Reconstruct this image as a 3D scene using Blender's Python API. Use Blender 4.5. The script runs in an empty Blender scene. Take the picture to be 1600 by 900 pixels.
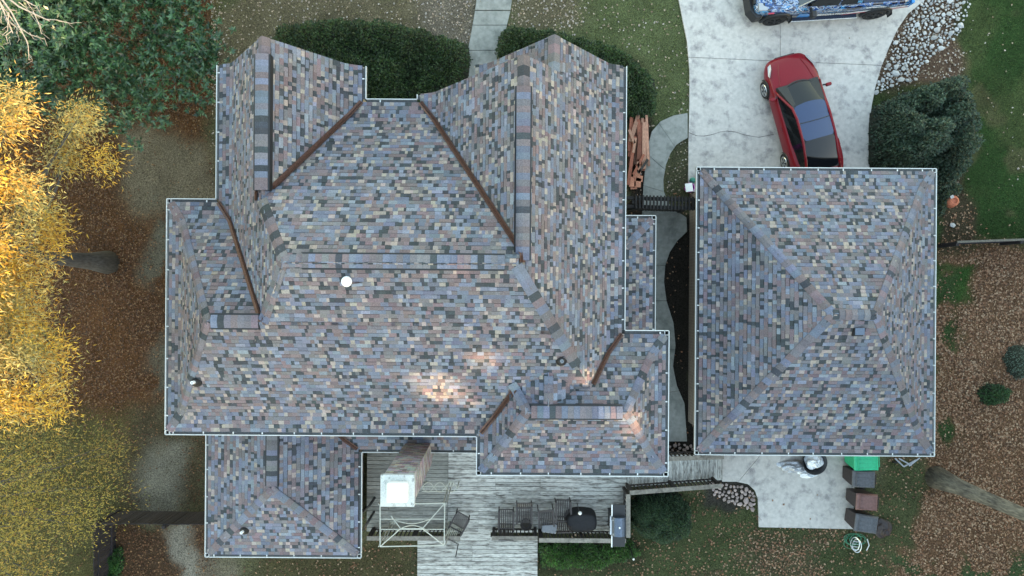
import bpy, bmesh, math, random
import numpy as np
from mathutils import Vector, Matrix

random.seed(7); RNG = np.random.default_rng(11)
R = math.radians
scene = bpy.context.scene
COL = scene.collection

# ------------------------------------------------------------------ camera, world, sun, exposure
CAM_H = 25.0
TILT = R(0.4)
cam_d = bpy.data.cameras.new('camera'); cam_d.lens = 24.0; cam_d.sensor_width = 36.0
cam_d.clip_end = 2000.0
cam = bpy.data.objects.new('camera', cam_d); COL.objects.link(cam)
cam.location = (0, 0, CAM_H); cam.rotation_euler = (0, 0, TILT)
scene.camera = cam

SUN_AZ = (0.80, -0.60); SUN_EL = R(20)
world = bpy.data.worlds.new('World'); scene.world = world; world.use_nodes = True
wn = world.node_tree.nodes; wl = world.node_tree.links
bg = wn['Background']
sky = wn.new('ShaderNodeTexSky'); sky.sky_type = 'NISHITA'; sky.sun_disc = False
sky.sun_elevation = SUN_EL; sky.sun_rotation = math.atan2(SUN_AZ[0], SUN_AZ[1])
sky.air_density = 2.0; sky.dust_density = 0.9; sky.ozone_density = 0.1
wl.new(sky.outputs[0], bg.inputs[0]); bg.inputs[1].default_value = 0.15
sun_d = bpy.data.lights.new('sun', 'SUN'); sun_d.energy = 2.8; sun_d.angle = R(0.5)
sun_d.color = (1.0, 0.66, 0.36)
sun = bpy.data.objects.new('sun', sun_d); COL.objects.link(sun)
to_sun = Vector((SUN_AZ[0] * math.cos(SUN_EL), SUN_AZ[1] * math.cos(SUN_EL), math.sin(SUN_EL)))
sun.rotation_euler = to_sun.to_track_quat('Z', 'Y').to_euler()
sun.location = to_sun * 80
scene.view_settings.view_transform = 'Standard'; scene.view_settings.look = 'None'
scene.view_settings.exposure = 2.32; scene.view_settings.gamma = 1.0
scene.view_settings.use_curve_mapping = False

# ------------------------------------------------------------------ helpers
FPX = 1600 * 24.0 / 36.0
CT, ST = math.cos(TILT), math.sin(TILT)
def W(px, py, h=0.0):
    """the place in the garden that stands at a spot of the survey picture, h metres up"""
    D = CAM_H - h
    u = (px - 800.0) / FPX * D; v = (450.0 - py) / FPX * D
    return Vector((u * CT - v * ST, u * ST + v * CT, h))
def PX(x, y, h=0.0):
    D = CAM_H - h
    u = x * CT + y * ST; v = -x * ST + y * CT
    return 800.0 + u / D * FPX, 450.0 - v / D * FPX

class MB:
    def __init__(self): self.v = []; self.f = []; self.m = []; self.c = []
    def add(self, vs, fs, mi=0, col=None):
        o = len(self.v); self.v += [tuple(p) for p in vs]
        for f in fs:
            self.f.append([i + o for i in f]); self.m.append(mi); self.c.append(col)
        return self
    def box(self, c, s, rz=0.0, mi=0, col=None, rot=None):
        M = rot if rot is not None else Matrix.Rotation(rz, 3, 'Z')
        c = Vector(c); vs = []
        for z in (-.5, .5):
            for x, y in ((-.5, -.5), (.5, -.5), (.5, .5), (-.5, .5)):
                vs.append(c + M @ Vector((x * s[0], y * s[1], z * s[2])))
        return self.add(vs, [(3, 2, 1, 0), (4, 5, 6, 7), (0, 1, 5, 4), (1, 2, 6, 5), (2, 3, 7, 6), (3, 0, 4, 7)], mi, col)
    def bar(self, a, b, w, t=None, mi=0, col=None, up=None):
        a = Vector(a); b = Vector(b); d = b - a; L = d.length
        if L < 1e-6: return self
        t = w if t is None else t
        x = d / L; upv = Vector(up) if up is not None else Vector((0, 0, 1))
        if abs(x.dot(upv)) > .98: upv = Vector((0, 1, 0))
        y = upv.cross(x).normalized(); z = x.cross(y)
        M = Matrix((x, y, z)).transposed()
        return self.box((a + b) / 2, (L, w, t), rot=M, mi=mi, col=col)
    def prism(self, poly, z0, z1, mi=0, col=None):
        n = len(poly)
        if sum(poly[i][0] * poly[(i + 1) % n][1] - poly[(i + 1) % n][0] * poly[i][1] for i in range(n)) < 0: poly = poly[::-1]
        vs = [(p[0], p[1], z1) for p in poly] + [(p[0], p[1], z0) for p in poly]
        fs = [list(range(n)), list(range(2 * n - 1, n - 1, -1))]
        fs += [(i, i + n, (i + 1) % n + n, (i + 1) % n) for i in range(n)]
        return self.add(vs, fs, mi, col)
    def tube(self, pts, r, n=6, mi=0, col=None, closed=False):
        pts = [Vector(p) for p in pts]; k = len(pts); vs = []; fs = []
        rr = r if isinstance(r, (list, tuple)) else [r] * k
        prev = None
        for i, p in enumerate(pts):
            a = pts[i - 1] if (i > 0 or closed) else p; b = pts[(i + 1) % k] if (i < k - 1 or closed) else p
            t = (b - a).normalized()
            u = Vector((0, 0, 1)) if prev is None else prev
            if abs(t.dot(u)) > .95: u = Vector((1, 0, 0)) if abs(t.x) < .9 else Vector((0, 1, 0))
            x = (u - t * u.dot(t)).normalized(); y = t.cross(x); prev = x
            for j in range(n):
                an = 2 * math.pi * j / n
                vs.append(p + (x * math.cos(an) + y * math.sin(an)) * rr[i])
        for i in range(k if closed else k - 1):
            for j in range(n):
                a = i * n + j; b = i * n + (j + 1) % n; i2 = (i + 1) % k
                fs.append((a, b, i2 * n + (j + 1) % n, i2 * n + j))
        if not closed:
            fs.append(list(range(n - 1, -1, -1))); fs.append([(k - 1) * n + j for j in range(n)])
        return self.add(vs, fs, mi, col)
    def lathe(self, prof, c=(0, 0, 0), n=16, mi=0, col=None, axis='z', cap=True):
        c = Vector(c); vs = []; fs = []; k = len(prof)
        for (r, z) in prof:
            for j in range(n):
                a = 2 * math.pi * j / n
                p = (r * math.cos(a), r * math.sin(a), z)
                if axis == 'y': p = (p[0], p[2], p[1])
                if axis == 'x': p = (p[2], p[0], p[1])
                vs.append(c + Vector(p))
        for i in range(k - 1):
            for j in range(n):
                fs.append((i * n + j, i * n + (j + 1) % n, (i + 1) * n + (j + 1) % n, (i + 1) * n + j))
        if cap:
            fs.append(list(range(n - 1, -1, -1))); fs.append([(k - 1) * n + j for j in range(n)])
        return self.add(vs, fs, mi, col)
    def mesh(self, name, off=(0, 0, 0)):
        me = bpy.data.meshes.new(name)
        ox, oy, oz = off
        me.from_pydata([(x - ox, y - oy, z - oz) for x, y, z in self.v], [], self.f)
        if any(self.m): me.polygons.foreach_set('material_index', self.m)
        if any(c is not None for c in self.c):
            at = me.attributes.new('col', 'FLOAT_COLOR', 'FACE')
            at.data.foreach_set('color', np.array([(*(c or (.2, .2, .2)), 1.0) for c in self.c], dtype=np.float32).ravel())
        return me

def tag(o, label=None, cat=None, group=None, kind=None):
    if label: o['label'] = label
    if cat: o['category'] = cat
    if group: o['group'] = group
    if kind: o['kind'] = kind
    return o
def thing(name, label, cat, loc=(0, 0, 0), rz=0.0, group=None):
    o = bpy.data.objects.new(name, None); COL.objects.link(o); o.empty_display_size = .3
    o.location = loc; o.rotation_euler = (0, 0, rz)
    return tag(o, label, cat, group)
def rootloc(p):
    while p.parent: p = p.parent
    return tuple(p.location)
def link(name, me, mats, parent=None, smooth=False):
    o = bpy.data.objects.new(name, me); COL.objects.link(o)
    if not isinstance(mats, (list, tuple)): mats = [mats]
    if not me.materials:
        for m in mats: me.materials.append(m)
    if parent: o.parent = parent
    if smooth: me.polygons.foreach_set('use_smooth', [True] * len(me.polygons))
    return o
def obj(name, mb, mats, parent=None, world=False, smooth=False):
    """one mesh object; world=True: the shape was laid out in garden coordinates, parent is an unturned thing"""
    off = rootloc(parent) if (world and parent) else (0, 0, 0)
    return link(name, mb.mesh(name, off), mats, parent, smooth)
def bevel(o, w=.01, seg=2, sub=0):
    if w:
        m = o.modifiers.new('bevel', 'BEVEL'); m.width = w; m.segments = seg; m.limit_method = 'ANGLE'
    if sub:
        s = o.modifiers.new('sub', 'SUBSURF'); s.levels = sub; s.render_levels = sub
    return o
def copy_tree(root, loc=None, rz=None, label=None):
    r = root.copy(); COL.objects.link(r)
    if loc is not None: r.location = loc
    if rz is not None: r.rotation_euler = (0, 0, rz)
    if label: r['label'] = label
    for ch in list(root.children):
        c = ch.copy(); COL.objects.link(c); c.parent = r
        for g in list(ch.children):
            d = g.copy(); COL.objects.link(d); d.parent = c
    return r
def quads(name, V, mats, col=None, parent=None, off=(0, 0, 0)):
    """V (n,k,3): loose k-gons (leaves, blades) in one mesh; col (n,3)"""
    n, k = V.shape[0], V.shape[1]
    me = bpy.data.meshes.new(name)
    P = (V - np.array(off)).reshape(-1, 3).astype(np.float32)
    me.vertices.add(n * k); me.vertices.foreach_set('co', P.ravel())
    me.loops.add(n * k); me.loops.foreach_set('vertex_index', np.arange(n * k, dtype=np.int32))
    me.polygons.add(n); me.polygons.foreach_set('loop_start', np.arange(0, n * k, k, dtype=np.int32))
    if col is not None:
        at = me.attributes.new('col', 'FLOAT_COLOR', 'FACE')
        at.data.foreach_set('color', np.concatenate([np.clip(col, 0, 1), np.ones((n, 1))], 1).astype(np.float32).ravel())
    me.update(); me.validate()
    return link(name, me, mats, parent)

# value noise in numpy
def vnoise(x, y, scale, seed=0, octv=3):
    r = np.random.default_rng(seed); out = np.zeros_like(x, dtype=float); amp = 1.0; tot = 0
    for o in range(octv):
        g = r.random((64, 64)); xs = x * scale * 2 ** o + 1000.3; ys = y * scale * 2 ** o + 1000.7
        xi = np.floor(xs).astype(int); yi = np.floor(ys).astype(int); fx = xs - xi; fy = ys - yi
        fx = fx * fx * (3 - 2 * fx); fy = fy * fy * (3 - 2 * fy)
        a = g[xi % 64, yi % 64]; b = g[(xi + 1) % 64, yi % 64]; c = g[xi % 64, (yi + 1) % 64]; d = g[(xi + 1) % 64, (yi + 1) % 64]
        out += amp * ((a * (1 - fx) + b * fx) * (1 - fy) + (c * (1 - fx) + d * fx) * fy); tot += amp; amp *= .55
    return out / tot
def sstep(a, b, x):
    t = np.clip((x - a) / (b - a), 0, 1); return t * t * (3 - 2 * t)
def inpoly(x, y, poly):
    ins = np.zeros(x.shape, bool); n = len(poly)
    for i in range(n):
        x1, y1 = poly[i][:2]; x2, y2 = poly[(i + 1) % n][:2]
        if y1 == y2: continue
        c = ((y1 > y) != (y2 > y)) & (x < (x2 - x1) * (y - y1) / (y2 - y1) + x1)
        ins ^= c
    return ins

# ------------------------------------------------------------------ materials
MATS = {}
def mk(name, col=(.3, .3, .3), rough=.7, var=.18, scale=6.0, bump=.15, bscale=60.0, metal=0.0, attr=False,
       col2=None, stretch=(1, 1, 1), thr=None, spec=.5, coat=0.0, transl=0.0, rnd=0.0, own=False):
    m = bpy.data.materials.new(name); m.use_nodes = True; nt = m.node_tree; N = nt.nodes; L = nt.links
    b = N['Principled BSDF']
    b.inputs['Roughness'].default_value = rough; b.inputs['Metallic'].default_value = metal
    b.inputs['Specular IOR Level'].default_value = spec; b.inputs['Coat Weight'].default_value = coat
    b.inputs['Coat Roughness'].default_value = .05
    tc = N.new('ShaderNodeTexCoord'); mp = N.new('ShaderNodeMapping'); mp.inputs['Scale'].default_value = stretch
    L.new(tc.outputs['Object'], mp.inputs[0])
    if own:
        o2 = N.new('ShaderNodeObjectInfo'); k2 = N.new('ShaderNodeMath'); k2.operation = 'MULTIPLY'; k2.inputs[1].default_value = 60
        L.new(o2.outputs['Random'], k2.inputs[0]); L.new(k2.outputs[0], mp.inputs['Location'])
    nz = N.new('ShaderNodeTexNoise'); nz.inputs['Scale'].default_value = scale; nz.inputs['Detail'].default_value = 6
    nz.inputs['Roughness'].default_value = .65
    L.new(mp.outputs[0], nz.inputs['Vector'])
    if attr:
        at = N.new('ShaderNodeAttribute'); at.attribute_name = 'col'; base = at.outputs['Color']
    else:
        rg = N.new('ShaderNodeRGB'); rg.outputs[0].default_value = (*col, 1); base = rg.outputs[0]
    if col2 is not None:
        ra = N.new('ShaderNodeMapRange'); lo, hi = thr or (.45, .6)
        ra.inputs[1].default_value = lo; ra.inputs[2].default_value = hi
        L.new(nz.outputs[0], ra.inputs[0])
        mx = N.new('ShaderNodeMix'); mx.data_type = 'RGBA'
        L.new(ra.outputs[0], mx.inputs[0]); L.new(base, mx.inputs[6]); mx.inputs[7].default_value = (*col2, 1); base = mx.outputs[2]
    # finer value mottling
    n2 = N.new('ShaderNodeTexNoise'); n2.inputs['Scale'].default_value = scale * 3.7; n2.inputs['Detail'].default_value = 4
    L.new(mp.outputs[0], n2.inputs['Vector'])
    mr = N.new('ShaderNodeMapRange'); mr.inputs[1].default_value = .3; mr.inputs[2].default_value = .7
    mr.inputs[3].default_value = 1 - var; mr.inputs[4].default_value = 1 + var
    L.new(n2.outputs[0], mr.inputs[0]); fac = mr.outputs[0]
    if rnd:
        oi = N.new('ShaderNodeObjectInfo'); r2 = N.new('ShaderNodeMapRange')
        r2.inputs[3].default_value = 1 - rnd; r2.inputs[4].default_value = 1 + rnd; L.new(oi.outputs['Random'], r2.inputs[0])
        mm = N.new('ShaderNodeMath'); mm.operation = 'MULTIPLY'; L.new(fac, mm.inputs[0]); L.new(r2.outputs[0], mm.inputs[1]); fac = mm.outputs[0]
    sc = N.new('ShaderNodeVectorMath'); sc.operation = 'SCALE'; L.new(base, sc.inputs[0]); L.new(fac, sc.inputs['Scale'])
    L.new(sc.outputs[0], b.inputs['Base Color'])
    if bump:
        n3 = N.new('ShaderNodeTexNoise'); n3.inputs['Scale'].default_value = bscale; n3.inputs['Detail'].default_value = 3
        L.new(mp.outputs[0], n3.inputs['Vector'])
        bp = N.new('ShaderNodeBump'); bp.inputs['Strength'].default_value = bump; bp.inputs['Distance'].default_value = .02
        L.new(n3.outputs[0], bp.inputs['Height']); L.new(bp.outputs[0], b.inputs['Normal'])
    if transl:
        tr = N.new('ShaderNodeBsdfTranslucent'); L.new(sc.outputs[0], tr.inputs[0])
        ms = N.new('ShaderNodeMixShader'); ms.inputs[0].default_value = transl
        L.new(b.outputs[0], ms.inputs[1]); L.new(tr.outputs[0], ms.inputs[2]); L.new(ms.outputs[0], N['Material Output'].inputs[0])
    MATS[name] = m; m['nodes_base'] = 1
    return m
mk('shingle', attr=True, rough=.9, var=.22, scale=9, bump=.5, bscale=140, spec=.25)
mk('roof_felt', (.04, .04, .045), rough=.95)
mk('gutter_white', (.62, .64, .64), rough=.35, var=.08, scale=5, bump=0)
mk('gutter_inside', (.10, .105, .11), rough=.6, var=.4, scale=9, bump=.1)
mk('copper', (.10, .055, .045), rough=.45, var=.35, scale=6, bump=.1, metal=.35, spec=.4)
mk('vent_black', (.012, .013, .015), rough=.5, bump=0)
mk('white_plastic', (.85, .86, .86), rough=.4, var=.05, bump=0)
mk('lead_grey', (.3, .31, .33), rough=.4, metal=.6, bump=0)
mk('siding', (.36, .31, .25), rough=.8, var=.2, scale=3)
mk('white_paint', (.78, .78, .75), rough=.5, var=.06)
mk('crown_mortar', (.50, .52, .51), rough=.85, var=.12, scale=7, col2=(.22, .23, .22), thr=(.56, .66), bump=.4, bscale=18)
mk('flue_white', (.9, .9, .88), rough=.6, var=.04, scale=14, bump=.1)
mk('concrete', (.47, .445, .42), rough=.85, var=.12, scale=2.2, col2=(.22, .205, .21), thr=(.51, .71), bump=.2, bscale=90)
mk('concrete_dark', (.25, .255, .24), rough=.8, var=.16, scale=2.0, col2=(.15, .16, .15), thr=(.5, .7), bump=.2, bscale=90)  # darker grey concrete of the two paths
mk('soil', (.035, .028, .022), rough=1, var=.5, scale=12, bump=.6, bscale=50)
mk('deck_white', (.47, .46, .43), rough=.8, var=.25, scale=2.2, col2=(.10, .09, .08), thr=(.47, .66), stretch=(1, 5, 1), bump=.3, bscale=30, rnd=.22, own=True)
mk('deck_white_ns', (.46, .45, .42), rough=.8, var=.25, scale=2.4, col2=(.10, .09, .08), thr=(.50, .68), stretch=(5, 1, 1), bump=.3, bscale=30, rnd=.2, own=True)
mk('deck_grey', (.27, .265, .24), rough=.85, var=.25, scale=2.2, col2=(.12, .115, .10), thr=(.5, .7), stretch=(1, 8, 1), bump=.3, bscale=30, rnd=.2, own=True)
mk('rail_wood', (.21, .19, .165), rough=.85, var=.25, scale=3, col2=(.09, .08, .07), thr=(.5, .7), bump=.3, bscale=30, rnd=.15)
mk('gate_black', (.014, .013, .014), rough=.9, var=.4, scale=5, rnd=.2)
mk('dark_wood', (.035, .03, .028), rough=.85, var=.4, scale=5, bump=.3, rnd=.2)
mk('fence_wood', (.017, .015, .02), rough=.9, var=.4, scale=4, bump=.4, stretch=(3, 3, 1), rnd=.35)
mk('fence_top', (.11, .10, .085), rough=.9, var=.3, scale=6)
mk('lumber_red', (.22, .075, .045), rough=.85, var=.35, scale=3, stretch=(4, 1, 4), rnd=.5, bump=.3)
mk('lumber_pale', (.36, .19, .13), rough=.85, var=.3, scale=3, stretch=(4, 1, 4), rnd=.35, bump=.3)
mk('paver_orange', (.62, .27, .17), rough=.9, var=.15, scale=8, rnd=.12)
mk('terracotta', (.42, .13, .07), rough=.8, var=.25, scale=7)
mk('metal_white', (.46, .46, .40), rough=.45, var=.08, bump=0)
mk('chair_brown', (.045, .036, .034), rough=.6, var=.3, bump=.1, rnd=.15)
mk('cloth_black', (.008, .008, .011), rough=.8, var=.3, scale=7, bump=.5, bscale=8)
mk('cushion_grey', (.30, .31, .34), rough=.9, var=.1, bump=.2)
mk('steel', (.62, .63, .64), rough=.3, metal=.9, var=.08, bump=0)
mk('steel_blue', (.10, .125, .17), rough=.35, metal=.5, var=.15, bump=0)
mk('black_plastic', (.015, .015, .017), rough=.5, var=.2, bump=.05)
mk('bin_green', (.02, .40, .20), rough=.5, var=.1, scale=4, bump=.1)
mk('bin_slate', (.075, .078, .09), rough=.6, var=.25, scale=4, bump=.1)
mk('bin_brown', (.15, .075, .068), rough=.6, var=.2, scale=4, bump=.1)
mk('bin_dark', (.03, .022, .024), rough=.6, var=.3, scale=4, bump=.1)
mk('hose_green', (.03, .16, .09), rough=.45, var=.2, bump=0)
mk('tarp_silver', (.42, .44, .48), rough=.35, metal=.3, var=.3, scale=6, bump=.8, bscale=12)
mk('bag_white', (.75, .77, .80), rough=.4, var=.2, scale=9, bump=1.0, bscale=14)
mk('pink_plastic', (.55, .05, .50), rough=.4, var=.08, bump=0)
mk('teal_plastic', (.02, .17, .12), rough=.4, var=.08, bump=0)
mk('rubber', (.014, .014, .015), rough=.85, var=.3, bump=.1)
mk('car_red', (.155, .0015, .008), rough=.4, var=.05, scale=30, bump=0, coat=.35, metal=0, spec=.2)
mk('glass_black', (.006, .007, .009), rough=.04, var=.0, bump=0, spec=.4)
mk('glass_sky_blue', (.012, .028, .085), rough=.03, var=.0, bump=0, spec=.9)  # blue of the reflected sky put into the black glass colour
mk('headlight', (.34, .35, .37), rough=.1, var=.05, bump=0, spec=.8)
mk('taillight', (.35, .01, .01), rough=.15, var=.05, bump=0)
mk('dash_grey', (.05, .05, .05), rough=.7)
mk('rock_white', (.40, .40, .40), rough=.85, var=.25, scale=5, rnd=.28, bump=.5, bscale=20)
mk('rock_pink', (.34, .27, .25), rough=.85, var=.25, scale=5, rnd=.30, bump=.5, bscale=20)
mk('bark', (.14, .13, .11), rough=.95, var=.4, scale=5, stretch=(1, 1, .25), bump=1.0, bscale=14, col2=(.06, .055, .05), thr=(.45, .6))
mk('bark_dark', (.055, .055, .058), rough=.95, var=.4, scale=5, stretch=(1, 1, .25), bump=1.0, bscale=14)
mk('bark_pale', (.24, .235, .225), rough=.9, var=.2, bump=.2)
mk('leaf', attr=True, rough=.5, var=.15, scale=3, bump=0, transl=.22, spec=.4)
mk('leaf_gloss', attr=True, rough=.32, var=.15, scale=3, bump=0, transl=.10, spec=.55)
mk('leaf_dead', attr=True, rough=.85, var=.2, scale=9, bump=0, transl=.1)
mk('grass_blade', attr=True, rough=.7, var=.15, scale=2, bump=0, transl=.2)
mk('ground', attr=True, rough=1.0, var=.6, scale=7, bump=1.0, bscale=45, spec=.1)
M = MATS
# ------------------------------------------------------------------ the setting: ground and paving
def rz_(px, py, x0, y0, x1, y1, s=14):
    return sstep(x0 - s, x0 + s, px) * sstep(-x1 - s, -x1 + s, -px) * sstep(y0 - s, y0 + s, py) * sstep(-y1 - s, -y1 + s, -py)
def ground_state(X, Y):
    """soil and turf colour plus turf density and leaf-litter density at garden points"""
    px, py = PX(X, Y)
    wx = (vnoise(X, Y, .55, 3) - .5) * 60; wy = (vnoise(X, Y, .55, 4) - .5) * 60
    px = px + wx; py = py + wy
    n1 = vnoise(X, Y, .35, 5); n2 = vnoise(X, Y, 1.6, 6); n3 = vnoise(X, Y, .9, 8)
    def c(*a): return np.array(a)[None, :]
    col = np.ones(X.shape + (1,)) * c(.085, .082, .045); grass = np.full(X.shape, .45); lit = np.full(X.shape, .25)
    def lay(m, cc, g, l):
        nonlocal col, grass, lit
        m = np.clip(m, 0, 1); col = col * (1 - m[:, None]) + c(*cc) * m[:, None]; grass = grass * (1 - m) + g * m; lit = lit * (1 - m) + l * m
    lay(rz_(px, py, 330, -200, 740, 120), (.105, .088, .055), .5, .45)
    lay(rz_(px, py, 330, -200, 740, 120) * sstep(.45, .6, n1), (.075, .082, .04), .7, .35)
    lay(rz_(px, py, 650, -200, 745, 100, 20), (.13, .11, .085), .25, .8)
    lay(rz_(px, py, 780, -200, 1080, 260), (.075, .088, .04), .8, .3)
    lay(rz_(px, py, 790, -200, 930, 45, 25), (.11, .095, .06), .5, .7)
    lay(rz_(px, py, 1350, -300, 1900, 385), (.022, .044, .013), 1.0, .09)
    lay(rz_(px, py, 1350, -300, 1900, 385) * sstep(.5, .65, n1), (.040, .055, .020), .9, .14)
    lay(rz_(px, py, 1350, -300, 1900, 385) * sstep(.55, .7, n3) * .8, (.060, .058, .028), .6, .2)
    lay(rz_(px, py, 1370, -80, 1510, 140, 10), (.085, .055, .038), .05, .75)
    # west of the house: brown leaf bed, bare earth by the wall
    lay(rz_(px, py, -400, -200, 340, 700, 20), (.088, .042, .018), .0, 1.0)
    lay(rz_(px, py, 200, 205, 345, 330, 22), (.125, .102, .07), .1, .16)
    lay(rz_(px, py, 232, 300, 275, 690, 14) * sstep(.35, .6, n2), (.085, .078, .058), .1, .2)
    lay(rz_(px, py, 60, 380, 250, 640, 22) * sstep(.3, .7, n1) * .6, (.075, .038, .020), .0, 1.0)
    lay(rz_(px, py, 180, 640, 330, 800, 25), (.06, .048, .028), .15, .45)
    lay(rz_(px, py, -400, 650, 190, 1100, 30), (.065, .058, .024), .55, .35)
    lay(rz_(px, py, 225, 690, 290, 800, 18), (.13, .12, .095), .05, .1)
    lay(rz_(px, py, 182, 815, 330, 1000, 14), (.062, .038, .022), .05, .8)
    lay(rz_(px, py, 268, 815, 300, 1000, 10), (.17, .155, .125), .0, .06)
    lay(rz_(px, py, 300, 865, 370, 1000, 14) * .7, (.14, .12, .09), .1, .2)
    lay(rz_(px, py, 400, 840, 655, 1000, 20), (.06, .052, .026), .55, .45)
    # south lawn, south-east leaf carpet
    lay(rz_(px, py, 835, 770, 1380, 1100, 20), (.05, .058, .026), .8, .35)
    lay(rz_(px, py, 980, 840, 1450, 1100, 40) * sstep(.42, .6, n1), (.07, .06, .034), .5, .7)
    lay(rz_(px, py, 1385, 385, 2000, 1200, 16), (.115, .064, .037), .15, .95)
    lay(rz_(px, py, 1440, 390, 1520, 480, 14) * sstep(.4, .6, n3), (.025, .055, .014), 1.0, .1)
    lay(rz_(px, py, 1440, 400, 1490, 700, 10) * sstep(.48, .6, n3), (.03, .05, .018), .9, .3)
    lay(rz_(px, py, 1375, 720, 1440, 860, 14), (.055, .06, .028), .7, .3)
    lay(rz_(px, py, 1300, 770, 2000, 1200, 30) * sstep(.5, .62, n2) * sstep(840, 880, py), (.04, .055, .024), .8, .4)
    lay(rz_(px, py, 1455, 260, 1510, 385, 10), (.045, .036, .022), .2, .5)
    # beds round the path and beside the garage
    lay(rz_(px, py, 1025, 335, 1095, 720, 6), (.022, .019, .016), .0, .15)
    lay(rz_(px, py, 975, 170, 1015, 345, 8), (.03, .023, .018), .0, .3)
    lay(rz_(px, py, 1030, 215, 1076, 345, 5), (.06, .06, .034), .5, .45)
    lay(rz_(px, py, 400, 30, 1030, 190, 14) * rz_(px, py, 430, 95, 1000, 260, 20), (.025, .02, .014), .0, .15)
    lay(rz_(px, py, 1110, 745, 1190, 800, 8), (.04, .036, .03), .05, .15)
    lay(rz_(px, py, 830, 770, 990, 900, 14), (.035, .035, .018), .3, .4)
    v = (.72 + .56 * n2)[:, None]
    return col * v, grass, lit

xs = np.concatenate([[-400, -150, -60, -30], np.arange(-22, 22.01, .11), [30, 60, 150, 400]])
ys = np.concatenate([[-400, -150, -60, -25], np.arange(-13.5, 13.51, .11), [25, 60, 150, 400]])
gx, gy = np.meshgrid(xs, ys); nx, ny = len(xs), len(ys)
gcol, ggr, glit = ground_state(gx.ravel(), gy.ravel())
gz = (vnoise(gx.ravel(), gy.ravel(), .8, 21) - .5) * .05 - .02
me = bpy.data.meshes.new('ground')
me.vertices.add(nx * ny); me.vertices.foreach_set('co', np.stack([gx.ravel(), gy.ravel(), gz], 1).astype(np.float32).ravel())
ii = (np.arange(ny - 1)[:, None] * nx + np.arange(nx - 1)[None, :]).ravel()
fi = np.stack([ii, ii + 1, ii + nx + 1, ii + nx], 1).astype(np.int32)
me.loops.add(fi.size); me.loops.foreach_set('vertex_index', fi.ravel())
me.polygons.add(len(fi)); me.polygons.foreach_set('loop_start', np.arange(0, fi.size, 4, dtype=np.int32))
at = me.attributes.new('col', 'FLOAT_COLOR', 'POINT')
at.data.foreach_set('color', np.concatenate([gcol, np.ones((len(gcol), 1))], 1).astype(np.float32).ravel())
me.update(); me.validate()
tag(link('ground', me, M['ground'], smooth=True), kind='structure')

def w2(pts, h=0): return [tuple(W(a, b, h)[:2]) for a, b in pts]
def clip_half(poly, a, b, c):
    out = []
    for i in range(len(poly)):
        p = poly[i]; q = poly[(i + 1) % len(poly)]
        dp = a * p[0] + b * p[1] - c; dq = a * q[0] + b * q[1] - c
        if dp >= 0: out.append(p)
        if (dp > 0 and dq < 0) or (dp < 0 and dq > 0):
            t = dp / (dp - dq); out.append((p[0] + (q[0] - p[0]) * t, p[1] + (q[1] - p[1]) * t))
    return out
def clip_line(poly, P, Q, side, gap=.008):
    """keep what lies left (+1) or right (-1) of the line P-Q, less half a joint"""
    dx, dy = Q[0] - P[0], Q[1] - P[1]; L = math.hypot(dx, dy); nxx, nyy = -dy / L * side, dx / L * side
    return clip_half(poly, nxx, nyy, nxx * P[0] + nyy * P[1] + gap)
def paving(name, slabs, mat, h=.05):
    root = bpy.data.objects.new(name, None); COL.objects.link(root); tag(root, kind='structure')
    for s in slabs:
        if len(s) < 3: continue
        o = obj('slab', MB().prism(s, -.1, h + random.uniform(-.003, .003)), mat, root)
        o['kind'] = 'structure'
    return root
drive = w2([(1048, -260), (1052, -80), (1058, -10), (1066, 30), (1073, 65), (1077, 110), (1077, 160), (1075.5, 215), (1075, 300), (1095, 300), (1095, 345),
            (1400, 345), (1359, 300), (1358, 240), (1358, 195), (1361, 165), (1367, 135), (1376, 105), (1388, 75), (1402, 45), (1418, 22), (1445, 0), (1480, -25), (1560, -60), (1700, -90), (1700, -260)])
L1 = w2([(1217, -200), (1220, 400)]); L2 = w2([(1000, 87), (1500, 108)]); L3 = w2([(1000, -110), (1500, -90)])
sl = []
for s1 in (1, -1):
    a = clip_line(drive, *L1, s1)
    b = clip_line(a, *L2, 1); c = clip_line(a, *L2, -1)
    sl += [c, clip_line(b, *L3, -1), clip_line(b, *L3, 1)]
paving('driveway', sl, M['concrete'])
walk_l = [(760, -140), (750, -40), (742, 20), (735, 60), (728, 95), (725, 140), (724, 200)]
walk_r = [(818, -140), (806, -40), (797, 20), (787, 60), (779, 95), (776, 140), (774, 200)]
def strip(Lp, Rp, joints):
    """slabs of a path between its two edges; joints are cuts given as index fractions"""
    def at_(pts, t):
        i = min(int(t), len(pts) - 2); f = t - i
        return (pts[i][0] + (pts[i + 1][0] - pts[i][0]) * f, pts[i][1] + (pts[i + 1][1] - pts[i][1]) * f)
    out = []
    for t0, t1 in zip(joints[:-1], joints[1:]):
        ts = [t0 + .012] + [k for k in range(int(t0) + 1, int(math.ceil(t1)))] + [t1 - .012]
        out.append(w2([at_(Lp, t) for t in ts] + [at_(Rp, t) for t in reversed(ts)]))
    return out
paving('front_path', strip(walk_l, walk_r, [0, 1, 1.95, 2.5, 3.55, 4.6, 6]), M['concrete_dark'])
sp_l = [(1074, 177), (1052, 181), (1032, 190), (1018, 206), (1011, 232), (1008, 262), (1005, 290), (1004, 312), (1003, 336), (1003, 352), (1002, 366), (1002, 378), (1002, 394), (1002, 415), (1002, 440), (1002, 470), (1003, 505), (1004, 540), (1006, 575), (1010, 610), (1012, 640), (1015, 690)]
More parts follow.
